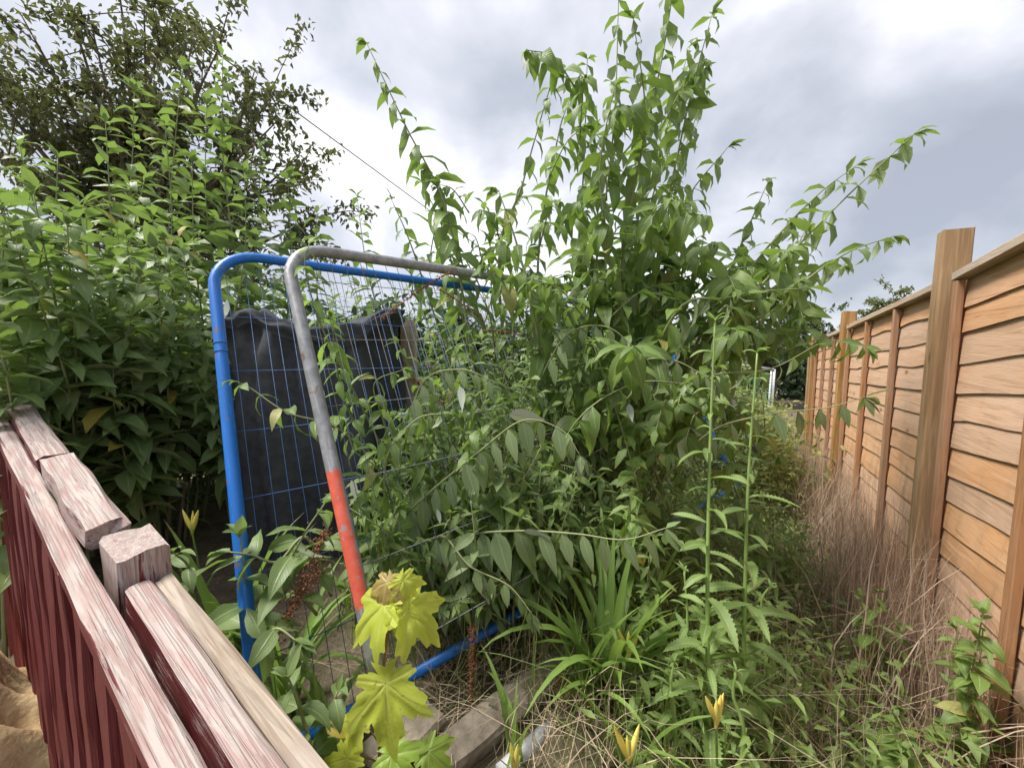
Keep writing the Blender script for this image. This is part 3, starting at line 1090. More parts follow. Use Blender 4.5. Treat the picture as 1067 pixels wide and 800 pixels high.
class Plant:
    def __init__(s, name, base, label, cat, kind='bud', group=None, stem=None, seed=0):
        s.root = thing(name, base, label, cat, group)
        s.leaves = []
        s.kind = kind
        s.stem = stem or M['stem']
        s.r = random.Random(seed)

    def branch(s, pts, r0, r1, mat=None, k=6, name='branch'):
        return obj(name, tube(name, pts, r0, r1, k), mat or s.stem, s.root)

    def leaf(s, par, pos, ydir, up, size, kind=None):
        s.leaves.append((par, leaf_frame(pos, ydir, up, size), kind or s.kind, size, pos))

    def shoot(s, ctrl, r0=.006, r1=.0015, L=.13, gap=.055, start=.2, kind=None, spread=(.7, 1.2), tip=True, mat=None, grow=.35, hang=.0, opp=True, drop=.05, side=0.0):
        """stem through the control points with pairs of leaves up its length"""
        pts = crom(ctrl, 7)
        br = s.branch(pts, r0, r1, mat)
        cum = [0.0]
        for a, b in zip(pts, pts[1:]):
            cum.append(cum[-1] + (b - a).length)
        tot = cum[-1]
        d = tot * start + s.r.uniform(0, gap)
        roll = s.r.uniform(0, 3)
        i = 0
        while d < tot:
            while cum[i + 1] < d:
                i += 1
            f = (d - cum[i]) / max(1e-6, cum[i + 1] - cum[i])
            p = pts[i].lerp(pts[i + 1], f)
            t = (pts[i + 1] - pts[i]).normalized()
            q = d / tot
            size = L * (1 - .55 * max(0, (q - .55) / .45) ** 1.3) * (1 - grow * max(0, .5 - q) * 2) * s.r.uniform(.72, 1.15)
            a = t.cross(UP)
            if a.length < .1:
                a = t.cross(Vector((1, 0, 0)))
            a.normalize()
            b = t.cross(a)
            for sd_ in ((0, math.pi) if opp else (0,)):
                if s.r.random() < drop:
                    continue
                th = roll + sd_ + s.r.uniform(-.3, .3)
                o = a * math.cos(th) + b * math.sin(th)
                sp = s.r.uniform(*spread)
                yd = t * math.cos(sp) + o * math.sin(sp) - UP * (hang * s.r.uniform(.5, 1.3))
                up = (t * .5 + UP * .9 + o * -.2 + Vector((s.r.uniform(-.6, .6), s.r.uniform(-.6, .6), 0)))
                s.leaf(br, p, yd, up, size, kind)
                if side and s.r.random() < side and .15 < q < .85:
                    # young axillary leaves
                    for _ in range(2):
                        yy = (t + o * .7 + Vector((s.r.uniform(-.5, .5), s.r.uniform(-.5, .5), s.r.uniform(-.3, .4))))
                        s.leaf(br, p, yy, UP, size * s.r.uniform(.3, .5), kind)
            roll += math.pi / 2
            d += gap * s.r.uniform(.75, 1.25) * (1 - .5 * max(0, q - .6))
        if tip:
            t = (pts[-1] - pts[-3]).normalized()
            for k in range(4):
                o = Vector((s.r.uniform(-1, 1), s.r.uniform(-1, 1), s.r.uniform(-.6, .6)))
                s.leaf(br, pts[-1], t + o * .45, UP, L * s.r.uniform(.25, .5), kind)
        return br

    def finish(s, nmax=290):
        def score(l):
            q = proj(l[4])
            if q is None or not (-20 < q[0] < 1087 and -20 < q[1] < 820):
                return -1
            return l[3] / q[2]
        ls = sorted(s.leaves, key=score, reverse=True)
        for par, Mx, kd, size, pos in ls[:nmax]:
            if score((par, Mx, kd, size, pos)) < 0:
                continue
            me = s.r.choice(LK[kd].fine)
            obj('leaf', me, None, par, Mx)
        rest = ls[nmax:]
        if rest:
            bykind = {}
            for l in rest:
                bykind.setdefault(l[2], []).append(l)
            for kd, group in bykind.items():
                Vs, Qs, Us, n = [], [], [], 0
                for par, Mx, _, size, pos in group:
                    V, Q, UV = s.r.choice(LK[kd].low)
                    A = np.array(Mx)
                    Vs.append(V @ A[:3, :3].T + A[:3, 3])
                    Qs.append(Q + n)
                    Us.append(UV)
                    n += len(V)
                o = obj('foliage', mesh_np('foliage', np.concatenate(Vs), np.concatenate(Qs), np.concatenate(Us)), LK[kd].mat, s.root)
                o['kind'] = 'stuff'


def spike(pl, a, b, r, seed, sag=.0, n=150):
    """brown dead flower spike: many tiny seed capsules round a thin stalk"""
    rr = random.Random(seed)
    bag = Bag()
    pts = [a.lerp(b, t) - UP * sag * 4 * t * (1 - t) for t in np.linspace(0, 1, 9)]
    bag.tube(pts, .0016, .001, 4)
    for i in range(n):
        t = rr.random()
        k = min(7, int(t * 8))
        p = pts[k].lerp(pts[k + 1], t * 8 - k)
        q = r * (1 - .55 * t) * (.6 + .5 * math.sin(t * 40))
        p = p + Vector((rr.gauss(0, 1), rr.gauss(0, 1), rr.gauss(0, 1))) * q * .5
        h = rr.uniform(.0025, .0045)
        dx = Vector((rr.gauss(0, 1), rr.gauss(0, 1), rr.gauss(0, 1))).normalized() * h
        dy = dx.orthogonal().normalized() * h * .6
        dz = dx.cross(dy).normalized() * h * .6
        bag.add([tuple(p + dx), tuple(p + dy), tuple(p + dz), tuple(p - dy), tuple(p - dz), tuple(p - dx)], [],
                [(0, 1, 2), (0, 2, 3), (0, 3, 4), (0, 4, 1), (5, 2, 1), (5, 3, 2), (5, 4, 3), (5, 1, 4)])
    o = obj('dead_flower_spike', bag.mesh('dead_flower_spike'), M['rust'], pl.root)
    o['label'] = 'rust brown dead flower spike'
    return o


# ------------------------------------------------------------------ blades of grass
def blades(name, bases, hts, wid, lean, mat, label, cat=None, seg=4, seed=0, curl=.6, flop=None):
    g_ = np.random.default_rng(seed)
    n = len(bases)
    bases = np.asarray(bases, float)
    th = g_.uniform(0, 2 * np.pi, n)
    dirv = np.stack([np.cos(th), np.sin(th), np.zeros(n)], 1)
    ln = g_.normal(0, 1, n)[:, None] * lean
    if flop is not None:
        dirv = dirv + np.asarray(flop)[None, :]
    wv = np.stack([-np.sin(th + 1.0), np.cos(th + 1.0), np.zeros(n)], 1)
    V = []
    hts = np.asarray(hts)[:, None]
    for i in range(seg + 1):
        t = i / seg
        bend = (ln * t + curl * np.abs(ln) * t ** 2.2)
        c = bases + dirv * bend * hts + np.array([0, 0, 1.0]) * hts * (t - .45 * np.clip(np.abs(ln) * curl, 0, 1.1) * t ** 2.4)
        c += g_.normal(0, .006, (n, 3)) * (t > 0)
        w = wid * (1 - t) ** .7 + wid * .08
        V.append(c - wv * w)
        V.append(c + wv * w)
    V = np.stack(V, 1)        # n, 2(seg+1), 3
    m = 2 * (seg + 1)
    q = np.array([(2 * i, 2 * i + 1, 2 * i + 3, 2 * i + 2) for i in range(seg)], np.int32)
    Q = (q[None] + (np.arange(n) * m)[:, None, None]).reshape(-1, 4)
    o = obj(name, mesh_np(name, V.reshape(-1, 3), Q), mat)
    o['label'] = label
    o['kind'] = 'stuff'
    return o


def scatter_rs(n, r0, r1, s0, s1, seed, pw=1.0):
    g_ = np.random.default_rng(seed)
    r = g_.uniform(r0, r1, n)
    s = s0 + (s1 - s0) * g_.uniform(0, 1, n) ** pw
    B = []
    for a, b in zip(r, s):
        v = rs(a, b)
        B.append((v.x, v.y, H(v.x, v.y) - .01))
    return np.array(B)


# ------------------------------------------------------------------ trees
def kites(P_, D_, U_, sz, w=.5):
    n = len(P_)
    D_ = D_ / np.linalg.norm(D_, axis=1)[:, None]
    X = np.cross(D_, U_)
    X /= np.linalg.norm(X, axis=1)[:, None] + 1e-9
    Z = np.cross(X, D_)
    s = sz[:, None]
    V = np.stack([P_, P_ + D_ * s * .45 + X * s * w * .5 + Z * s * .1, P_ + D_ * s - Z * s * .18, P_ + D_ * s * .45 - X * s * w * .5 + Z * s * .1], 1)
    b = (np.arange(n) * 4)[:, None]
    T = np.concatenate([b + [0, 1, 2], b + [0, 2, 3]])
    return V.reshape(-1, 3), T


def tree(name, base, tips, label, cat, leafmat_, nleaf, lsize, spread, seed, trunk=.12, droop=.35, group=None, twigs=7):
    """trunk, limbs to each tip, twigs off the limbs, leaves along the twigs"""
    r = random.Random(seed)
    g_ = np.random.default_rng(seed)
    root = thing(name, base, label, cat, group)
    base = Vector(base)
    cen = sum((Vector(t) for t in tips), Vector()) / len(tips)
    fork = base.lerp(cen, .45)
    fork.z = base.z + (cen.z - base.z) * .55
    bag = Bag()
    bag.tube(crom([base, base.lerp(fork, .5) + Vector((r.uniform(-.1, .1), r.uniform(-.1, .1), 0)), fork], 5), trunk, trunk * .7, 9)
    tw_pts = []
    for t in tips:
        t = Vector(t)
        st = base.lerp(fork, r.uniform(.55, 1))
        mid = st.lerp(t, .5) + Vector((r.uniform(-.2, .2), r.uniform(-.2, .2), r.uniform(.0, .3)))
        c = crom([st, mid, t], 8)
        bag.tube(c, trunk * .32, .008, 5)
        for k in range(twigs):
            q = c[int(len(c) * r.uniform(.35, .98))]
            e = q + Vector((r.gauss(0, 1), r.gauss(0, 1), r.gauss(.1, .7))) * spread
            m_ = q.lerp(e, .5) + Vector((0, 0, .1 * spread))
            cc = crom([q, m_, e], 4)
            bag.tube(cc, .012, .003, 4)
            tw_pts.append(cc)
    trk = obj('trunk', bag.mesh('trunk'), M['bark'], root)
    per = max(1, nleaf // len(tw_pts))
    Ps = []
    for cc in tw_pts:
        k = int(per * r.uniform(.5, 1.5))
        for _ in range(k):
            u = r.random() ** .7 * (len(cc) - 1.001)
            i = int(u)
            Ps.append(cc[i].lerp(cc[i + 1], u - i))
    Ps = np.array([tuple(p) for p in Ps]) + g_.normal(0, spread * .13, (len(Ps), 3))
    D = g_.normal(0, 1, Ps.shape)
    D[:, 2] -= droop
    U = g_.normal(0, .6, Ps.shape) + np.array([0, 0, 1.0])
    V, T = kites(Ps, D, U, g_.uniform(.6, 1.2, len(Ps)) * lsize)
    cr_ = obj('crown', mesh_np('crown', V, T, smooth=False), leafmat_, root)
    cr_['kind'] = 'stuff'
    return root


# ------------------------------------------------------------------ background planting
TD = 6.5
tips = [P(x, y, TD + RNG.uniform(-1.0, 1.0)) for x, y in ((20, 12), (60, -30), (95, 25), (150, 5), (130, 60), (175, 20), (205, 15), (235, 35), (215, 75), (265, 75), (285, 95), (290, 125), (250, 130), (190, 110), (150, 130), (100, 100),
        (60, 110), (20, 95), (-20, 60), (-60, 10), (-40, 130), (30, 150), (90, 165), (150, 180), (220, 175), (270, 185), (310, 165), (325, 190), (335, 225), (290, 235), (340, 255), (240, 240), (180, 230), (60, 200), (-30, 190), (120, -40), (-90, 90))]
c = P(150, 330, TD + .6)
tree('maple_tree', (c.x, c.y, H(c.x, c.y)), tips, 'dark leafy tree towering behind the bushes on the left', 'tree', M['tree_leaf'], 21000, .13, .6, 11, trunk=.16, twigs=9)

c = P(928, 330, 17)
tips = [P(x, y, 17 + RNG.uniform(-1, 1)) for x, y in ((905, 325), (915, 312), (930, 305), (945, 303), (957, 312), (920, 330), (940, 322), (890, 335), (970, 322))]
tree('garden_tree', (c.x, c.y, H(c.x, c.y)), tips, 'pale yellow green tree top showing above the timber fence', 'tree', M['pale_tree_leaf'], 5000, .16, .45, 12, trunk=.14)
for k, (x0, x1, yt, d, nl, lab) in enumerate(((755, 865, 322, 13, 5000, 'dark tree behind the end of the timber fence'),
                                        (640, 760, 330, 14, 4500, 'dark tree beyond the centre of the tall bush'),
                                        (480, 640, 330, 7, 7000, 'dark tree behind the dark wooden stake'),
                                        (330, 480, 318, 6.5, 7000, 'dark tree behind the draped charcoal fabric'))):
    rr = random.Random(40 + k)
    c = P((x0 + x1) / 2, 380, d)
    tips = [P(rr.uniform(x0, x1), rr.uniform(yt, yt + (55 if d > 8 else 110)), d + rr.uniform(-1, 1)) for _ in range(14)]
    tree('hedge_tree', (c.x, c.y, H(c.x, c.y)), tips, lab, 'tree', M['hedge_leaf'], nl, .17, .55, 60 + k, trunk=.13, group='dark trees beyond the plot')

g_ = np.random.default_rng(77)
n_ = 16000
Ps = np.stack([g_.uniform(-16, 14, n_), 15.5 + g_.normal(0, .5, n_), np.zeros(n_)], 1)
Ps[:, 2] = -.6 + (2.3 + .35 * np.sin(Ps[:, 0] * 1.3) + .25 * np.sin(Ps[:, 0] * 3.1 + 1)) * g_.uniform(0, 1, n_) ** .8
Vw, Tw = kites(Ps, g_.normal(0, 1, Ps.shape), g_.normal(0, .5, Ps.shape) + np.array([0, -.3, 1.]), g_.uniform(.2, .4, n_), .6)
hg = thing('boundary_hedge', (-1, 15.5, -.6), 'clipped dark hedge closing off the far end of the gardens', 'hedge')
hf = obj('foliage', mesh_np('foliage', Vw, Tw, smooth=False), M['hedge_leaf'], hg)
hf['kind'] = 'stuff'

# yellow green weeds further down the plot
g_ = np.random.default_rng(5)
B = np.concatenate([scatter_rs(2600, -2.2, .55, 3.6, 9.5, 6), scatter_rs(2600, -7, -2, 2.5, 10, 66)])
Ps, hs = [], []
for b in B:
    h = g_.uniform(.25, .95)
    for k in range(9):
        Ps.append(b + np.array([g_.normal(0, .06), g_.normal(0, .06), h * g_.uniform(.1, 1)]))
Ps = np.array(Ps)
D = g_.normal(0, 1, Ps.shape)
D[:, 2] += .3
Vw, Tw = kites(Ps, D, g_.normal(0, .5, Ps.shape) + np.array([0, 0, 1.]), g_.uniform(.04, .09, len(Ps)), .4)
tag(obj('weeds', mesh_np('weeds', Vw, Tw, smooth=False), M['weed_leaf']), 'yellow green weeds covering the far end of the plot', kind='stuff')

# far garden bits seen through the gap
c = rs(-.15, 9.4)
cage = thing('netting_cage', (c.x, c.y, H(c.x, c.y)), 'green netting fruit cage with white pole beyond the weeds', 'fruit cage')
for k, (dr, ds) in enumerate(((-.6, 0), (.55, 0), (.55, 1.2), (-.6, 1.2))):
    p = rs(-.15 + dr, 9.4 + ds)
    z = H(p.x, p.y)
    obj('pole', tube('pole', [Vector((p.x, p.y, z)), Vector((p.x + .03, p.y, z + 1.5))], .022, .022, 8), M['whitepole'], cage)
    q = rs(-.15 + (-.6, .55, .55, -.6)[(k + 1) % 4], 9.4 + (0, 0, 1.2, 1.2)[(k + 1) % 4])
    obj('rail', tube('rail', [Vector((p.x + .03, p.y, z + 1.48)), Vector((q.x + .03, q.y, H(q.x, q.y) + 1.48))], .025, .025, 8), M['greyrail'], cage)
bag = Bag()
for k in range(22):
    t = k / 21
    a, b = rs(-.15 - .6 + 1.15 * t, 9.38), rs(-.15 - .6 + 1.15 * t, 9.38)
    bag.tube([Vector((a.x, a.y, H(a.x, a.y))), Vector((a.x, a.y, H(a.x, a.y) + 1.2))], .004, .004, 3)
    z = H(c.x, c.y) + 1.2 * t
    a, b = rs(-.75, 9.38), rs(.4, 9.38)
    bag.tube([Vector((a.x, a.y, z)), Vector((b.x, b.y, z))], .004, .004, 3)
obj('net', bag.mesh('net'), M['net'], cage)
a = P(758, 442, 4.2)
V, Q = [], []
for i in range(9):
    for j in range(4):
        t = i / 8
        V.append((a.x + .15 * t + .012 * math.sin(j * 2 + i), a.y + .03 * j * .6, a.z + .20 * t - .04 * math.sin(t * 3) + .016 * math.sin(i * 1.7 + j)))
Q = [(i * 4 + j, i * 4 + j + 1, (i + 1) * 4 + j + 1, (i + 1) * 4 + j) for i in range(8) for j in range(3)]
ts = obj('plastic_strip', mesh_np('plastic_strip', V, Q), M['teal'])
sm = ts.modifiers.new('thickness', 'SOLIDIFY')
sm.thickness = .004
tag(ts, 'turquoise plastic strip caught among the far weeds', 'plastic strip')

# ------------------------------------------------------------------ left bush
def gnd(p):
    return Vector((p.x, p.y, H(p.x, p.y) - .02))


lb = gnd(P(120, 560, 2.3))
left = Plant('butterfly_bush', lb, 'dense grey green bush with long leaves filling the left behind the red fence', 'bush', 'grey', 'butterfly bushes', seed=21)
rr = left.r
hero = [  # px, py, depth of the tip; the tall shoots that stand out
    (190, 70, 2.6), (232, 58, 2.5), (215, 110, 2.4), (172, 130, 2.3), (272, 150, 2.6), (110, 128, 2.2), (140, 95, 2.7), (60, 165, 1.9), (20, 150, 1.9), (300, 185, 2.6), (330, 222, 2.5), (372, 205, 2.7),
    (255, 180, 2.2), (5, 215, 1.5), (45, 255, 1.35), (90, 210, 1.7), (-25, 180, 1.6), (150, 190, 2.0), (200, 170, 2.3)]
for (x, y, d) in hero:
    tipp = P(x, y, d)
    b0 = gnd(P(x + rr.uniform(-50, 50), 560, d + rr.uniform(.0, .4)))
    m1 = b0.lerp(tipp, .45) + Vector((rr.uniform(-.08, .08), rr.uniform(-.05, .05), .05))
    m2 = b0.lerp(tipp, .75) + Vector((rr.uniform(-.05, .05), rr.uniform(-.05, .05), .04))
    left.shoot([b0, m1, m2, tipp], .008, .0018, rr.uniform(.19, .25), .068, .25, spread=(.5, 1.3), hang=.3, side=.35)
for k in range(150):
    x = rr.uniform(-60, 385)
    top = 180 + 95 * (x / 330) + (0 if x > 60 else 10)
    y = rr.uniform(top, 430)
    d = rr.uniform(1.45, 2.7) if x < 190 else rr.uniform(2.5, 3.4)
    tipp = P(x, y, d)
    b0 = gnd(P(x + rr.uniform(-60, 60), 560, d + rr.uniform(.2, .6)))
    m1 = b0.lerp(tipp, .55) + Vector((rr.uniform(-.1, .1), rr.uniform(-.1, .1), .12))
    left.shoot([b0, m1, tipp], .006, .0015, rr.uniform(.18, .26), .058, .25, spread=(.5, 1.35), hang=.35, side=.35)
for (x, y, d) in ((-45, 190, 1.2), (0, 215, 1.25), (35, 200, 1.3), (-20, 260, 1.2), (70, 235, 1.4), (-30, 220, 1.5), (15, 240, 1.5), (60, 280, 1.55), (100, 290, 1.55), (35, 310, 1.6), (130, 340, 1.6), (80, 350, 1.6), (-10, 300, 1.5), (165, 300, 1.7), (200, 330, 1.75), (205, 400, 1.8), (190, 260, 1.9)):
    tipp = P(x, y, d)
    b0 = gnd(P(x + rr.uniform(-40, 60), 560, d + rr.uniform(.2, .5)))
    left.shoot([b0, b0.lerp(tipp, .5) + Vector((rr.uniform(-.05, .1), .05, .06)), tipp], .007, .002, rr.uniform(.18, .22), .06, .3, spread=(.6, 1.3), hang=.3, side=.3)
# dark interior at the foot, brown canes
for k in range(26):
    x = rr.uniform(0, 230)
    d = rr.uniform(1.9, 2.9)
    b0 = gnd(P(x, 560, d))
    t = P(x + rr.uniform(-40, 40), rr.uniform(380, 470), d + rr.uniform(-.3, .1))
    left.shoot([b0, b0.lerp(t, .5) + Vector((rr.uniform(-.1, .1), 0, .05)), t], .008, .002, rr.uniform(.15, .22), .06, .15, kind='low', hang=.25)
for (x, y) in ((165, 420), (178, 400), (160, 450), (190, 410), (110, 430), (95, 440)):
    b0 = gnd(P(x - 8, 560, 2.0))
    left.branch(crom([b0, b0.lerp(P(x, y, 2.0), .5) + Vector((.03, 0, 0)), P(x + 12, y - 60, 2.1)], 6), .011, .006, M['bark'])
left.finish(290)

# ------------------------------------------------------------------ the tall bush in the middle
cb_ = gnd(P(610, 600, 2.15))
mid = Plant('butterfly_bush', cb_, 'tall open bush with drooping pointed leaves rising in the middle', 'bush', 'bud', 'butterfly bushes', seed=22)
rr = mid.r
stems = [
    [(600, 640, 2.1), (622, 400, 2.0), (660, 200, 1.9), (690, 60, 1.85), (706, -40, 1.85)],
    [(595, 640, 2.0), (612, 350, 1.85), (638, 150, 1.75), (645, -12, 1.7)],
    [(560, 640, 2.0), (520, 300, 1.8), (545, 190, 1.75), (577, 78, 1.7)],
    [(610, 640, 2.1), (600, 330, 2.0), (608, 180, 2.0), (612, 62, 2.0)],
    [(640, 640, 2.1), (676, 320, 1.95), (715, 120, 1.9), (742, 15, 1.9)],
    [(640, 640, 2.1), (672, 330, 2.0), (712, 215, 2.0), (758, 154, 2.0)],
    [(640, 640, 2.05), (715, 390, 1.75), (800, 290, 1.65), (872, 215, 1.6), (952, 140, 1.55)],
    [(650, 640, 2.05), (720, 370, 1.85), (790, 270, 1.8), (850, 205, 1.8), (893, 172, 1.8)],
    [(650, 640, 2.1), (740, 400, 1.8), (820, 310, 1.75), (880, 265, 1.7), (932, 246, 1.7)],
    [(660, 640, 2.1), (730, 360, 2.0), (770, 260, 2.0), (800, 190, 2.0)],
    [(540, 640, 2.1), (500, 420, 1.9), (468, 230, 1.9), (422, 130, 1.9), (382, 45, 1.9)],
    [(540, 640, 2.2), (470, 380, 2.1), (430, 260, 2.1), (408, 208, 2.1)],
    [(560, 640, 2.2), (490, 360, 2.1), (465, 250, 2.1), (440, 190, 2.1)],
    [(580, 640, 2.2), (560, 300, 2.1), (580, 150, 2.1), (598, 92, 2.1)],
    [(620, 640, 2.1), (650, 260, 1.8), (672, 130, 1.75), (660, 20, 1.75)],
    [(630, 640, 2.1), (655, 280, 2.1), (690, 150, 2.1), (720, 45, 2.1)],
    [(600, 640, 2.1), (630, 300, 1.7), (625, 180, 1.65), (640, 90, 1.6)],
    [(620, 640, 2.1), (690, 350, 1.6), (760, 310, 1.5), (840, 300, 1.45)],
    [(600, 640, 2.0), (560, 350, 1.6), (540, 260, 1.55), (520, 200, 1.55)],
    [(650, 640, 2.1), (690, 300, 2.0), (700, 200, 2.0), (735, 95, 2.0)],
]
for st in stems:
    ctrl = [gnd(P(*st[0]))] + [P(*q) for q in st[1:]]
    mid.shoot(ctrl, .009, .0016, rr.uniform(.175, .215), .07, .30, spread=(.8, 1.4), hang=.6, side=.35, drop=.04)
# side shoots
def side_shoots(pl, n, x0, x1, y0, y1, d0, d1, dx, dy, L, kind=None, **kw):
    for k in range(n):
        x, y, d = pl.r.uniform(x0, x1), pl.r.uniform(y0, y1), pl.r.uniform(d0, d1)
        a = P(x, y, d)
        b = P(x + pl.r.uniform(*dx), y + pl.r.uniform(*dy), d + pl.r.uniform(-.35, .1))
        m_ = a.lerp(b, .5) + Vector((0, 0, .05))
        pl.shoot([a, m_, b], .004, .0012, L * pl.r.uniform(.8, 1.2), .045, .1, kind=kind, **kw)


def spray(pl, ctrl, L, gap, seed, start=.2):
    r = random.Random(seed)
    pts = crom([P(*q) for q in ctrl], 8)
    br = pl.branch(pts, .0042, .0014, M['stem'])
    acc = 0
    tot = sum((b - a).length for a, b in zip(pts, pts[1:]))
    run = 0
    for a, b in zip(pts, pts[1:]):
        t = (b - a).normalized()
        run += (b - a).length
        acc += (b - a).length
        if run / tot < start or acc < gap:
            continue
        acc = 0
        q = run / tot
        for sd_ in (-1, 1):
            size = L * (1 - .45 * q ** 2) * r.uniform(.8, 1.15)
            yd = Vector((0, 0, -1)) + t * r.uniform(.1, .5) + Vector((0, -.35 * sd_ + r.uniform(-.15, .15), 0))
            pl.leaf(br, b, yd, Vector((r.uniform(-.4, .4), -1, .5)), size, 'spray')
    for k in range(5):
        pl.leaf(br, pts[-1], (pts[-1] - pts[-3]).normalized() + Vector((r.uniform(-.6, .6), r.uniform(-.6, .6), r.uniform(-.9, .1))), UP, L * r.uniform(.35, .6), 'spray')


spray(mid, [(430, 590, 1.4), (480, 560, 1.2), (540, 553, 1.12), (600, 556, 1.06), (650, 562, 1.02), (694, 550, 1.0)], .145, .048, 1)
spray(mid, [(400, 560, 1.4), (440, 520, 1.25), (500, 470, 1.16), (545, 438, 1.12), (585, 448, 1.09), (605, 475, 1.07)], .135, .046, 2)
spray(mid, [(430, 640, 1.35), (455, 560, 1.2), (490, 590, 1.1), (530, 610, 1.08), (555, 640, 1.06)], .11, .04, 3)
spray(mid, [(690, 500, 1.6), (740, 450, 1.45), (800, 432, 1.38), (860, 425, 1.33), (900, 414, 1.3)], .14, .055, 4, .35)
spray(mid, [(620, 420, 1.6), (660, 380, 1.45), (700, 375, 1.35), (740, 395, 1.3)], .14, .05, 5)
spray(mid, [(420, 470, 1.45), (440, 400, 1.35), (480, 385, 1.3), (520, 400, 1.28)], .11, .042, 6)
spray(mid, [(560, 400, 1.6), (590, 350, 1.5), (630, 340, 1.42), (665, 365, 1.4)], .13, .05, 7)
side_shoots(mid, 16, 560, 720, 90, 300, 1.7, 2.1, (-50, 50), (-70, -20), .165, hang=.6)
side_shoots(mid, 22, 660, 840, 240, 380, 1.55, 2.1, (10, 90), (-50, 10), .165, hang=.4)
side_shoots(mid, 7, 520, 620, 290, 360, 1.6, 1.9, (-40, 40), (-70, -20), .13, hang=.5)
side_shoots(mid, 10, 420, 540, 220, 320, 1.9, 2.3, (-40, 30), (-60, -10), .13, hang=.35)
side_shoots(mid, 30, 520, 760, 300, 470, 1.45, 2.0, (-60, 80), (-50, 30), .135, hang=.45)
side_shoots(mid, 12, 740, 840, 290, 370, 1.6, 2.0, (-10, 50), (-40, 20), .14, hang=.5)
side_shoots(mid, 34, 600, 770, 360, 540, 1.5, 2.1, (-60, 60), (-30, 50), .13, hang=.5)
# long low sprays that hang towards the photographer
for ctrl, L, kd in (
        ([(640, 480, 1.7), (720, 400, 1.5), (800, 385, 1.4), (850, 360, 1.36)], .13, 'bud'),
        ([(560, 520, 1.6), (600, 440, 1.4), (660, 400, 1.35), (720, 400, 1.3)], .14, 'bud'),
        ([(500, 640, 1.5), (430, 600, 1.25), (400, 560, 1.2), (430, 590, 1.1)], .10, 'low'),
        ([(520, 660, 1.5), (500, 600, 1.3), (520, 600, 1.2), (545, 630, 1.15)], .12, 'bud'),
        ([(420, 640, 1.4), (400, 500, 1.2), (430, 440, 1.15), (470, 430, 1.15)], .10, 'bud')):
    mid.shoot([P(*q) for q in ctrl], .0045, .0014, L, .058, .25, kind=kd, spread=(.9, 1.35), hang=.75, drop=.0, side=.1)
for q in (((470, 283, 1.5), (398, 332, 1.4), .014), ((455, 300, 1.8), (505, 335, 1.8), .012), ((500, 345, 1.8), (545, 350, 1.75), .01), ((430, 395, 1.5), (465, 425, 1.5), .012),
          ((493, 655, 1.12), (490, 734, 1.08), .024), ((342, 550, 1.0), (298, 645, .95), .034), ((335, 590, .98), (290, 660, .94), .03), ((600, 600, 1.4), (620, 640, 1.4), .012), ((445, 380, 1.9), (480, 410, 1.9), .012)):
    spike(mid, P(*q[0]), P(*q[1]), q[2], int(q[0][0] + q[1][1]), sag=-.01, n=420)
for k in range(34):
    x, y, d = rr.uniform(430, 700), rr.uniform(330, 560), rr.uniform(1.5, 2.2)
    a = P(x, y, d)
    b = a + Vector((rr.uniform(-.25, .25), rr.uniform(-.2, .1), rr.uniform(.1, .4)))
    mid.branch(crom([a, a.lerp(b, .5) + Vector((rr.uniform(-.05, .05), 0, rr.uniform(-.05, .05))), b], 4), .003, .0012, M['bark'], 5, 'twig')
mid.finish(295)

# ------------------------------------------------------------------ low bushes round and behind the panels
low = Plant('leafy_shrub', gnd(P(560, 640, 1.75)), 'dark low shrub of narrow leaves filling the shade under the tall bush', 'shrub', 'low', seed=23)
rr = low.r
for k in range(110):
    x, d = rr.uniform(400, 780), rr.uniform(1.6, 2.6)
    tipp = P(x, rr.uniform(400, 610), d)
    b0 = gnd(P(x + rr.uniform(-70, 70), 640, d + rr.uniform(.1, .4)))
    low.shoot([b0, b0.lerp(tipp, .55) + Vector((rr.uniform(-.12, .12), rr.uniform(-.1, .1), .08)), tipp], .005, .0014, rr.uniform(.085, .125), .042, .18, spread=(.7, 1.3), hang=.3, side=.3)
for k in range(46):
    x, d = rr.uniform(380, 720), rr.uniform(1.15, 1.5)
    tipp = P(x, rr.uniform(470, 640), d)
    b0 = gnd(P(x + rr.uniform(-60, 60), 660, d + rr.uniform(.25, .5)))
    low.shoot([b0, b0.lerp(tipp, .55) + Vector((rr.uniform(-.08, .08), rr.uniform(-.1, .1), .08)), tipp], .004, .0013, rr.uniform(.085, .125), .045, .3, spread=(.8, 1.35), hang=.35, side=.2)
for k in range(64):
    x, d = rr.uniform(415, 640), rr.uniform(1.3, 1.75)
    tipp = P(x, rr.uniform(330, 590), d)
    b0 = gnd(P(x + rr.uniform(-60, 90), 650, d + rr.uniform(.2, .5)))
    low.shoot([b0, b0.lerp(tipp, .55) + Vector((rr.uniform(-.1, .1), rr.uniform(-.1, .1), .08)), tipp], .0045, .0013, rr.uniform(.10, .14), .046, .3, spread=(.7, 1.35), hang=.4, side=.25, kind=rr.choice(('bud', 'low', 'grey')))
for k in range(44):
    x, d = rr.uniform(395, 570), rr.uniform(1.08, 1.38)
    tipp = P(x, rr.uniform(400, 640), d)
    b0 = P(x + rr.uniform(-40, 60), 650, d + rr.uniform(.1, .3))
    low.shoot([b0, b0.lerp(tipp, .55) + Vector((rr.uniform(-.08, .08), rr.uniform(-.06, .06), .05)), tipp], .0035, .0012, rr.uniform(.10, .135), .05, .25, spread=(.8, 1.4), hang=.5, side=.15, kind=rr.choice(('bud', 'low', 'spray')))
low.finish(298)

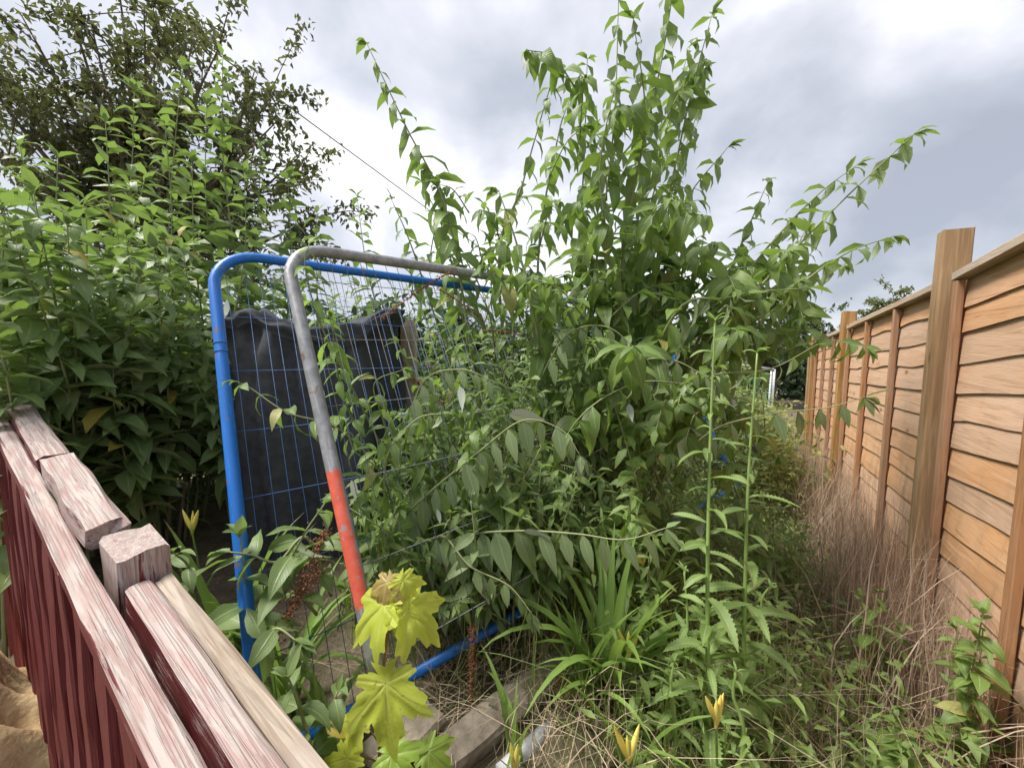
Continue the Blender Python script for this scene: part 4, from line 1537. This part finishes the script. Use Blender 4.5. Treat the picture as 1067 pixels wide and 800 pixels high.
back = Plant('leafy_shrub', gnd(P(450, 560, 3.2)), 'mid green shrub growing behind the mesh panels and stakes', 'shrub', 'grey', seed=24)
rr = back.r
for k in range(120):
    x, d = rr.uniform(330, 780), rr.uniform(2.6, 3.8)
    tipp = P(x, rr.uniform(285, 440), d)
    b0 = gnd(P(x + rr.uniform(-40, 40), 600, d + rr.uniform(.1, .4)))
    back.shoot([b0, b0.lerp(tipp, .55) + Vector((rr.uniform(-.15, .15), rr.uniform(-.1, .1), .05)), tipp], .006, .0015, rr.uniform(.10, .15), .055, .3, spread=(.7, 1.2), hang=.25, side=.2)
back.finish(200)

# sprigs in front of and through the mesh
spr = Plant('leafy_shrub', gnd(P(262, 700, 1.0)), 'young shrub with broad pale green leaves in front of the blue tube', 'shrub', 'grey', seed=25)
for ctrl, L in (([(262, 720, 1.0), (256, 640, .98), (254, 590, .97), (250, 560, .96)], .15),
                ([(345, 620, 1.15), (320, 560, 1.05), (290, 585, 1.0), (262, 578, .97), (240, 575, .95)], .13),
                ([(330, 640, 1.1), (300, 600, 1.02), (315, 560, 1.0), (338, 525, 1.0)], .15),
                ([(250, 760, .95), (262, 690, .93), (285, 655, .9), (310, 668, .88)], .14),
                ([(338, 840, .86), (322, 770, .80), (308, 725, .78), (300, 705, .77)], .13),
                ([(330, 830, .90), (338, 760, .85), (352, 720, .84)], .12),
                ([(200, 620, 1.15), (196, 590, 1.1), (180, 575, 1.05)], .12)):
    spr.shoot([P(*q) for q in ctrl], .005, .0018, L, .07, .2, spread=(.9, 1.3), hang=.25, drop=0, tip=True)
spr.finish(200)
vine = Plant('leafy_shrub', gnd(P(420, 640, 1.5)), 'thin trailing shoots with drooping lime leaves threaded through the mesh', 'shrub', 'lime', seed=26)
for ctrl, L, kd in (([(390, 480, 1.35), (350, 445, 1.2), (300, 430, 1.12), (262, 405, 1.1), (248, 398, 1.08)], .10, 'bud'),
                    ([(400, 470, 1.5), (365, 400, 1.3), (335, 340, 1.2), (318, 280, 1.15), (322, 255, 1.15)], .115, 'lime'),
                    ([(400, 500, 1.5), (360, 420, 1.3), (350, 370, 1.2), (345, 330, 1.15)], .10, 'lime'),
                    ([(420, 520, 1.5), (400, 440, 1.35), (390, 400, 1.3), (420, 385, 1.3)], .10, 'bud'),
                    ([(450, 560, 1.5), (420, 560, 1.2), (390, 545, 1.1), (350, 520, 1.1)], .10, 'low'),
                    ([(430, 600, 1.4), (400, 500, 1.25), (370, 470, 1.2), (360, 440, 1.2)], .09, 'bud')):
    vine.shoot([P(*q) for q in ctrl], .0035, .0012, L, .06, .2, kind=kd, spread=(.9, 1.4), hang=.6, drop=.0)
for (x, y, tx, ty, d, L) in ((236, 312, 238, 338, 1.35, .085), (333, 402, 336, 438, 1.1, .095), (366, 500, 370, 522, 1.08, .06), (479, 402, 484, 430, 1.2, .085), (545, 553, 572, 556, 1.1, .09), (530, 432, 566, 438, 1.13, .11), (655, 420, 659, 440, 1.35, .07), (455, 530, 462, 548, 1.2, .05)):
    a, b = P(x, y, d), P(tx, ty, d - .01)
    vine.leaf(vine.root, a, b - a, Vector((.1, .7, .3)), L, 'pale')
vine.finish(200)

# seedlings at the foot of the timber fence
for k, (x, y, d, h, lab) in enumerate(((905, 800, 1.30, .30, 'small leafy seedling in the dry grass by the fence post'),
                                       (880, 830, 1.15, .18, 'low leafy seedling at the bottom edge below the dry grass'),
                                       (1010, 850, 1.12, .36, 'thin leafy seedling against the nearest fence panel'),
                                       (835, 790, 1.55, .30, 'bushy green seedling beside the sow thistles'))):
    b0 = P(x, y, d)
    b0.z = H(b0.x, b0.y)
    if k == 2:
        b0 = rs(.66, 1.75)
        b0.z = H(b0.x, b0.y)
        h = .75
    if k == 0:
        b0 = rs(.45, 1.9)
        b0.z = H(b0.x, b0.y)
        h = .62
    if k == 1:
        b0 = rs(.42, 1.55)
        b0.z = H(b0.x, b0.y)
        h = .42
    if k == 3:
        b0 = rs(.18, 2.3)
        b0.z = H(b0.x, b0.y)
        h = .55
    pl = Plant('seedling', b0, lab, 'plant', 'bud', 'seedlings by the timber fence', seed=80 + k)
    for q in range(3 if k != 3 else 8):
        t = b0 + Vector((pl.r.uniform(-.12, .12), pl.r.uniform(-.12, .12), h * pl.r.uniform(.7, 1.05)))
        pl.shoot([b0, b0.lerp(t, .5) + Vector((pl.r.uniform(-.03, .03), 0, 0)), t], .004, .0015, .12 if k != 3 else .09, .055, .3, hang=.2)
    pl.finish(120)

# ------------------------------------------------------------------ sow thistles
def thistle(ctrl, label, seed, L=.20, gap=.025, n_top=.75):
    pts = [P(*q) for q in ctrl]
    b0 = gnd(pts[0])
    pl = Plant('sow_thistle', b0, label, 'weed', 'thistle', 'sow thistles', M['pale_stem'], seed)
    c_ = crom([b0] + [q + Vector((pl.r.uniform(-.012, .012), pl.r.uniform(-.01, .01), 0)) for q in pts[1:-1]] + pts[-1:], 9)
    st = pl.branch(c_, .0072, .0026, k=9, name='stalk')
    cum = [0]
    for a, b in zip(c_, c_[1:]):
        cum.append(cum[-1] + (b - a).length)
    d = .05
    th = 0
    i = 0
    while d < cum[-1] * .97:
        while cum[i + 1] < d:
            i += 1
        p = c_[i].lerp(c_[i + 1], (d - cum[i]) / (cum[i + 1] - cum[i]))
        q = d / cum[-1]
        size = L * (1.05 - .72 * q) * pl.r.uniform(.5, 1.25)
        o = Vector((math.cos(th), math.sin(th), pl.r.uniform(.25, .8)))
        pl.leaf(st, p, o, UP, size)
        th += 2.4 + pl.r.uniform(-.3, .3)
        d += gap * (.7 + .9 * q) * pl.r.uniform(.7, 1.3)
    for k in range(6):
        o = Vector((pl.r.uniform(-1, 1), pl.r.uniform(-1, 1), 1.2))
        pl.leaf(st, c_[-1], o, UP, L * .22)
    pl.finish(120)


thistle([(740, 830, 1.10), (740, 640, 1.10), (741, 480, 1.12), (745, 335, 1.13)], 'tall sow thistle stalk, the left of the two tallest', 31)
thistle([(772, 830, 1.2), (778, 640, 1.2), (783, 500, 1.2), (789, 368, 1.22)], 'tall sow thistle stalk with toothed leaves nearest the timber fence', 32)
thistle([(712, 840, 1.15), (712, 720, 1.15), (713, 650, 1.15), (713, 595, 1.15)], 'short sow thistle with toothed leaves, lowest of the three', 33, .15)

for k, (x, d, yt, lab) in enumerate(((700, 1.05, 690, 'low sow thistle at the foot of the strap leaf clump'), (800, 1.3, 610, 'sow thistle leaning towards the dry grass, right of the tallest two'),
                              (765, 1.0, 700, 'small sow thistle between the tall stalks and the bottom edge'), (825, 1.2, 680, 'small sow thistle in front of the fence seedlings'), (680, 1.3, 640, 'slim sow thistle behind the yellow lily buds'))):
    thistle([(x, 830, d), (x + 3, (830 + yt) / 2, d), (x - 3, yt + 25, d), (x + 2, yt, d)], lab, 50 + k, .13)

# ------------------------------------------------------------------ lilies
def strap(L, w, bend, seed):
    r = random.Random(seed)
    V, UV = [], []
    y = z = 0
    seg = 10
    for i in range(seg + 1):
        t = i / seg
        ang = 1.45 - bend * t ** 1.6
        if i:
            y += math.cos(ang) * L / seg
            z += math.sin(ang) * L / seg
        hw = w * .5 * (1 - t ** 3) * (.75 + .25 * math.sin(t * 3))
        for u, dn in ((-1, .35), (0, 0), (1, .35)):
            V.append((u * hw, y - dn * hw * math.sin(ang), z + dn * hw * math.cos(ang)))
            UV.append((.5 + .5 * u, t))
    Q = [(i * 3 + j, i * 3 + j + 1, (i + 1) * 3 + j + 1, (i + 1) * 3 + j) for i in range(seg) for j in range(2)]
    me = mesh_np('strap_leaf', V, Q, UV)
    me.materials.append(M['lily_leaf'])
    return me


STRAPS = [strap(.42, .024, b, i) for i, b in enumerate((.5, .9, 1.3, 1.8, 2.2, .7))]


def budmesh(name, L, r, mat):
    V, T, Q = [], [], []
    k, seg = 7, 7
    for i in range(seg + 1):
        t = i / seg
        rr_ = r * (math.sin(math.pi * min(1, t * .92 + .06)) ** .7) * (1 - .25 * t)
        for j in range(k):
            a = 2 * math.pi * j / k
            f_ = 1 + .12 * math.cos(3 * a)
            V.append((rr_ * f_ * math.cos(a), rr_ * f_ * math.sin(a), L * t))
    Q = [(i * k + j, i * k + (j + 1) % k, (i + 1) * k + (j + 1) % k, (i + 1) * k + j) for i in range(seg) for j in range(k)]
    me = mesh_np(name, V, Q)
    me.materials.append(mat)
    return me


BUDY = budmesh('flower_bud', .075, .0072, M['bud'])
BUDG = budmesh('flower_bud', .042, .0062, M['bud_green'])


def lily(base, nleaf, scape, label, seed, nb=3, hs=1.0):
    r = random.Random(seed)
    root = thing('day_lily', base, label, 'lily', 'day lilies with yellow buds')
    for k in range(nleaf):
        th = r.uniform(0, 2 * math.pi)
        s_ = r.uniform(.7, 1.25) * hs
        Mx = Matrix.Translation(base + Vector((r.uniform(-.03, .03), r.uniform(-.03, .03), 0))) @ Matrix.Rotation(th, 4, 'Z') @ Matrix.Rotation(r.uniform(-.15, .1), 4, 'X') @ Matrix.Diagonal((s_, s_, s_, 1))
        obj('strap_leaf', r.choice(STRAPS), None, root, Mx)
    if scape is not None:
        c_ = crom([base, base.lerp(scape, .5) + Vector((.01, .01, .02)), scape], 6)
        st = obj('flower_stalk', tube('flower_stalk', c_, .0042, .003, 7), M['pale_stem'], root)
        for k in range(nb):
            big = k < 3
            tilt = Vector(((-.12, .1)[k % 2], r.uniform(-.1, .1), 1))
            if nb >= 3:
                tilt = Vector(((-.42, .30, -.05, .1, -.2)[k % 5], r.uniform(-.2, .2), 1))
            q = tilt.to_track_quat('Z', 'X').to_matrix().to_4x4()
            s_ = r.uniform(.95, 1.3)
            obj('flower_bud', BUDY if big or r.random() < .5 else BUDG, None, st, Matrix.Translation(scape - UP * .005 * k) @ q @ Matrix.Diagonal((s_, s_, s_, 1)))


for k, (x, y, d, n, sc_, lab, nb, hs) in enumerate((
        (632, 830, 1.20, 34, (655, 682, 1.15), 'day lily clump with upright strap leaves beside the small browning sycamore leaves', 3, 1.2),
        (605, 860, 1.18, 12, (600, 800, 1.05), 'day lily showing two yellow buds at the bottom edge, second from the pipe', 2, .9),
        (745, 900, 1.0, 9, (746, 752, .92), 'day lily with three large yellow buds in front of the sow thistles', 4, .7),
        (540, 905, 1.0, 5, (536, 806, .88), 'day lily with a pair of yellow buds over the grey pipe', 2, .6),
        (655, 900, 1.0, 8, (655, 792, .92), 'day lily with yellow buds at the bottom edge below the strap leaf clump', 3, .7),
        (665, 800, 1.5, 12, (668, 590, 1.45), 'day lily half hidden in shade below the hanging spray', 3, 1.0),
        (690, 860, 1.3, 12, None, 'bare clump of strap leaves left of the short sow thistle', 0, .9),
        (205, 640, 1.5, 10, (200, 553, 1.35), 'small day lily with greenish buds behind the red fence', 4, .9),
        (255, 720, 1.3, 22, None, 'dark clump of strap leaves at the foot of the blue tube', 0, 1.1),
        (335, 800, .95, 16, None, 'clump of strap leaves at the foot of the sapling', 0, .8),
        (290, 790, .85, 16, None, 'clump of strap leaves close behind the bare red fence rail', 0, .8),
        (300, 760, 1.15, 18, None, 'clump of strap leaves between the blue tube and the sapling', 0, 1.0))):
    b0 = gnd(P(x, min(y, 830), d))
    lily(b0, n, P(*sc_) if sc_ else None, lab, 200 + k, nb, hs)

# ------------------------------------------------------------------ sycamore sapling
def palmate(seed, cup=.25, droop=.5, wrinkle=.03, lobes=((90, 1.0), (38, .86), (142, .86), (-15, .52), (195, .52))):
    r = random.Random(seed)
    n = 132
    V, A = [(0, 0, 0)], [1.0]
    rings = (.2, .42, .64, .84, 1.0)
    R0 = []
    for i in range(n):
        th = -90 + 360 * (i + .5) / n
        best = .0
        for la, lr in lobes:
            dd = abs((th - la + 180) % 360 - 180)
            if dd < 40:
                v = lr * (1 - (dd / 40) ** 1.05 * .70)
                best = max(best, v)
        if best == 0:
            dd = abs((th + 90 + 180) % 360 - 180)
            best = .22 + .2 * min(1, dd / 40)
        tooth = .085 * (abs(((i * 1.0) % 6) - 3) / 3 - .5) * 2 * (best > .35)
        R0.append(best * (1 + tooth) + r.uniform(-.01, .01))
    for k, f_ in enumerate(rings):
        for i in range(n):
            th = math.radians(-90 + 360 * (i + .5) / n)
            rad = R0[i] * f_ if k == len(rings) - 1 else (R0[i] * f_ * (.55 + .45 * f_) + .48 * f_ * .45 * (1 - f_))
            x, y = rad * math.cos(th), rad * math.sin(th)
            z = -droop * rad * rad * .6 + cup * abs(x) * .35 + wrinkle * mnoise.noise(Vector((x * 5, y * 5, seed))) * 1.4
            vein = 0
            for la, lr in lobes:
                dl = math.radians(abs((math.degrees(th) - la + 180) % 360 - 180))
                if dl < 1.2:
                    vein = max(vein, math.exp(-((rad * math.sin(dl)) / .022) ** 2))
            z -= vein * .006
            V.append((x, y, z))
            A.append(vein)
    T = [(0, 1 + i, 1 + (i + 1) % n) for i in range(n)]
    Q = [(1 + k * n + i, 1 + (k + 1) * n + i, 1 + (k + 1) * n + (i + 1) % n, 1 + k * n + (i + 1) % n) for k in range(len(rings) - 1) for i in range(n)]
    return mesh_np('leaf', V, [Q, T], attr=A)


def sapling():
    b0 = gnd(P(392, 840, .84))
    root = thing('sycamore_sapling', b0, 'yellow green sycamore sapling with lobed leaves in front of the mesh', 'sapling')
    tip = P(408, 622, .80)
    c_ = crom([b0, P(398, 720, .82), tip], 8)
    st = obj('stem', tube('stem', c_, .0045, .0025, 7), M['red_stem'], root)
    # px,py,d of the leaf's base, where the middle lobe points, face normal, size, material
    for k, (x, y, d, tx, ty, td, nrm_, sz, mt, se, dr) in enumerate((
            (402, 712, .75, 405, 780, .71, (-.1, -.8, .6), .122, 'maple_leaf', 3, .3),
            (414, 632, .79, 422, 690, .76, (.05, -.95, .3), .075, 'maple_leaf', 4, .6),
            (400, 630, .79, 346, 676, .78, (-.5, -.6, .6), .112, 'maple_leaf', 5, .6),
            (426, 634, .79, 476, 682, .79, (.55, -.6, .55), .105, 'maple_leaf', 6, .6),
            (404, 606, .80, 388, 640, .77, (-.3, -.75, .6), .068, 'maple_brown', 7, 1.1),
            (420, 604, .80, 440, 638, .78, (.4, -.7, .6), .062, 'maple_leaf', 17, 1.1),
            (372, 752, .84, 345, 790, .81, (-.35, -.6, .7), .075, 'maple_leaf', 8, .6),
            (408, 786, .80, 432, 826, .76, (.1, -.7, .7), .085, 'maple_green', 9, .5),
            (362, 790, .80, 342, 830, .77, (-.2, -.7, .7), .08, 'maple_leaf', 10, .5),
            (446, 782, .88, 478, 810, .86, (.3, -.6, .7), .075, 'maple_green', 11, .5))):
        p, tg = P(x, y, d), P(tx, ty, td)
        Y = (tg - p).normalized()
        Zn = Vector(nrm_).normalized()
        X = Y.cross(Zn).normalized()
        Zn = X.cross(Y)
        Mx = Matrix((X * sz, Y * sz, Zn * sz)).transposed().to_4x4()
        Mx.translation = p
        lf = obj('leaf', palmate(se, droop=dr, wrinkle=.05), M[mt], root, Mx)
        # leaf stalk back to the stem
        near = min(c_, key=lambda q: (q - (p - UP * .03)).length)
        obj('leaf_stalk', tube('leaf_stalk', crom([near, near.lerp(p, .5) + UP * .01, p], 5), .0019, .0014, 5), M['red_stem'], root)
    return root


sapling()
b0 = gnd(P(590, 770, 1.22))
sm_ = thing('sycamore_seedling', b0, 'little browning sycamore seedling with small lobed leaves on the litter', 'seedling')
obj('stem', tube('stem', crom([b0, b0.lerp(P(588, 715, 1.18), .5), P(588, 715, 1.18)], 4), .002, .0015, 5), M['red_stem'], sm_)
for k, (tx, ty, sz) in enumerate(((575, 702, .055), (590, 700, .05), (603, 722, .052), (583, 735, .05), (600, 708, .045))):
    p = P(588, 715, 1.18)
    tg = P(tx, ty, 1.14)
    Y = (tg - p).normalized()
    Zn = Vector((.05, -.8, .6))
    X = Y.cross(Zn).normalized()
    Mx = Matrix((X * sz, Y * sz, X.cross(Y) * sz)).transposed().to_4x4()
    Mx.translation = p
    obj('leaf', palmate(30 + k, droop=.4), M['maple_brown'], sm_, Mx)

# ------------------------------------------------------------------ grasses and litter
g_ = np.random.default_rng(9)
B = scatter_rs(6500, .40, .70, 1.75, 5.6, 10, 1.2)
B = B[[mnoise.noise(Vector((b[0] * 7, b[1] * 7, 1))) > -.12 for b in B]]
blades('dry_grass', B, g_.uniform(.3, .95, len(B)), .0016, .38, M['straw_dark'], 'tall dead brown grass along the foot of the timber fence', seed=11, curl=1.0, seg=6)
B = scatter_rs(1500, .1, .72, 1.0, 3.2, 12)
blades('straw', B, g_.uniform(.2, .6, len(B)), .0014, .6, M['straw'], 'pale arching straw stalks in front of the timber fence', seed=13, curl=1.0)
B = scatter_rs(5000, -.9, .5, .7, 3.6, 14)
blades('litter', B, g_.uniform(.08, .3, len(B)), .0017, 1.1, M['straw'], 'loose straw litter lying over the soil', seed=15, curl=1.4)
B = scatter_rs(5200, -1.3, .55, .8, 4.6, 16)
blades('grass', B, g_.uniform(.12, .42, len(B)), .0028, .5, M['grass'], 'green grass blades between the weeds', seed=17, curl=.8)
B = scatter_rs(900, .36, .70, 1.7, 4.5, 31)
blades('dead_stalks', B, g_.uniform(.3, .9, len(B)), .0034, .3, M['straw_dark'], 'broad dead stalks standing among the brown grass', seed=32, curl=1.2, seg=5)
# small leafed ground weeds
def leaf_mass(name, Ps, D, U, sz, kind, label, seed):
    g = np.random.default_rng(seed)
    D = D / np.linalg.norm(D, axis=1)[:, None]
    X = np.cross(D, U)
    X /= np.linalg.norm(X, axis=1)[:, None] + 1e-9
    Z = np.cross(X, D)
    pick = g.integers(0, len(LK[kind].low), len(Ps))
    Vs, Qs, Us, n = [], [], [], 0
    for k, (V, Q, UV) in enumerate(LK[kind].low):
        i = np.where(pick == k)[0]
        A = (V[None, :, 0, None] * X[i, None] + V[None, :, 1, None] * D[i, None] + V[None, :, 2, None] * Z[i, None]) * sz[i, None, None] + Ps[i, None]
        Vs.append(A.reshape(-1, 3))
        Qs.append((Q[None] + (np.arange(len(i)) * len(V))[:, None, None]).reshape(-1, 4) + n)
        Us.append(np.tile(UV, (len(i), 1)))
        n += len(i) * len(V)
    o = obj(name, mesh_np(name, np.concatenate(Vs), np.concatenate(Qs), np.concatenate(Us)), LK[kind].mat)
    return tag(o, label, kind='stuff')


def weed_points(B, h0, h1, per, jit):
    P_, D_ = [], []
    for b in B:
        h = g_.uniform(h0, h1)
        ln = g_.normal(0, .12, 2)
        th = g_.uniform(0, 6)
        for k in range(per):
            t = (k + .5) / per
            P_.append(b + np.array([ln[0] * t + g_.normal(0, jit), ln[1] * t + g_.normal(0, jit), h * t]))
            th += 2.4
            D_.append((math.cos(th), math.sin(th), g_.uniform(-.3, .7)))
    return np.array(P_), np.array(D_)


Ps, D = weed_points(scatter_rs(1500, -.35, .5, 1.02, 4.0, 18), .05, .46, 12, .008)
leaf_mass('ground_weeds', Ps, D, g_.normal(0, .3, Ps.shape) + np.array([0, 0, 1.]), g_.uniform(.025, .068, len(Ps)), 'weed', 'small leaved green weeds along the middle of the plot', 3)
Ps, D = weed_points(scatter_rs(900, -.7, .42, 3.6, 7.5, 19), .4, 1.15, 16, .03)
leaf_mass('far_weeds', Ps, D, g_.normal(0, .3, Ps.shape) + np.array([0, 0, 1.]), g_.uniform(.04, .09, len(Ps)), 'yellow_weed', 'tall yellowish weeds in the gap beside the far fence panels', 4)
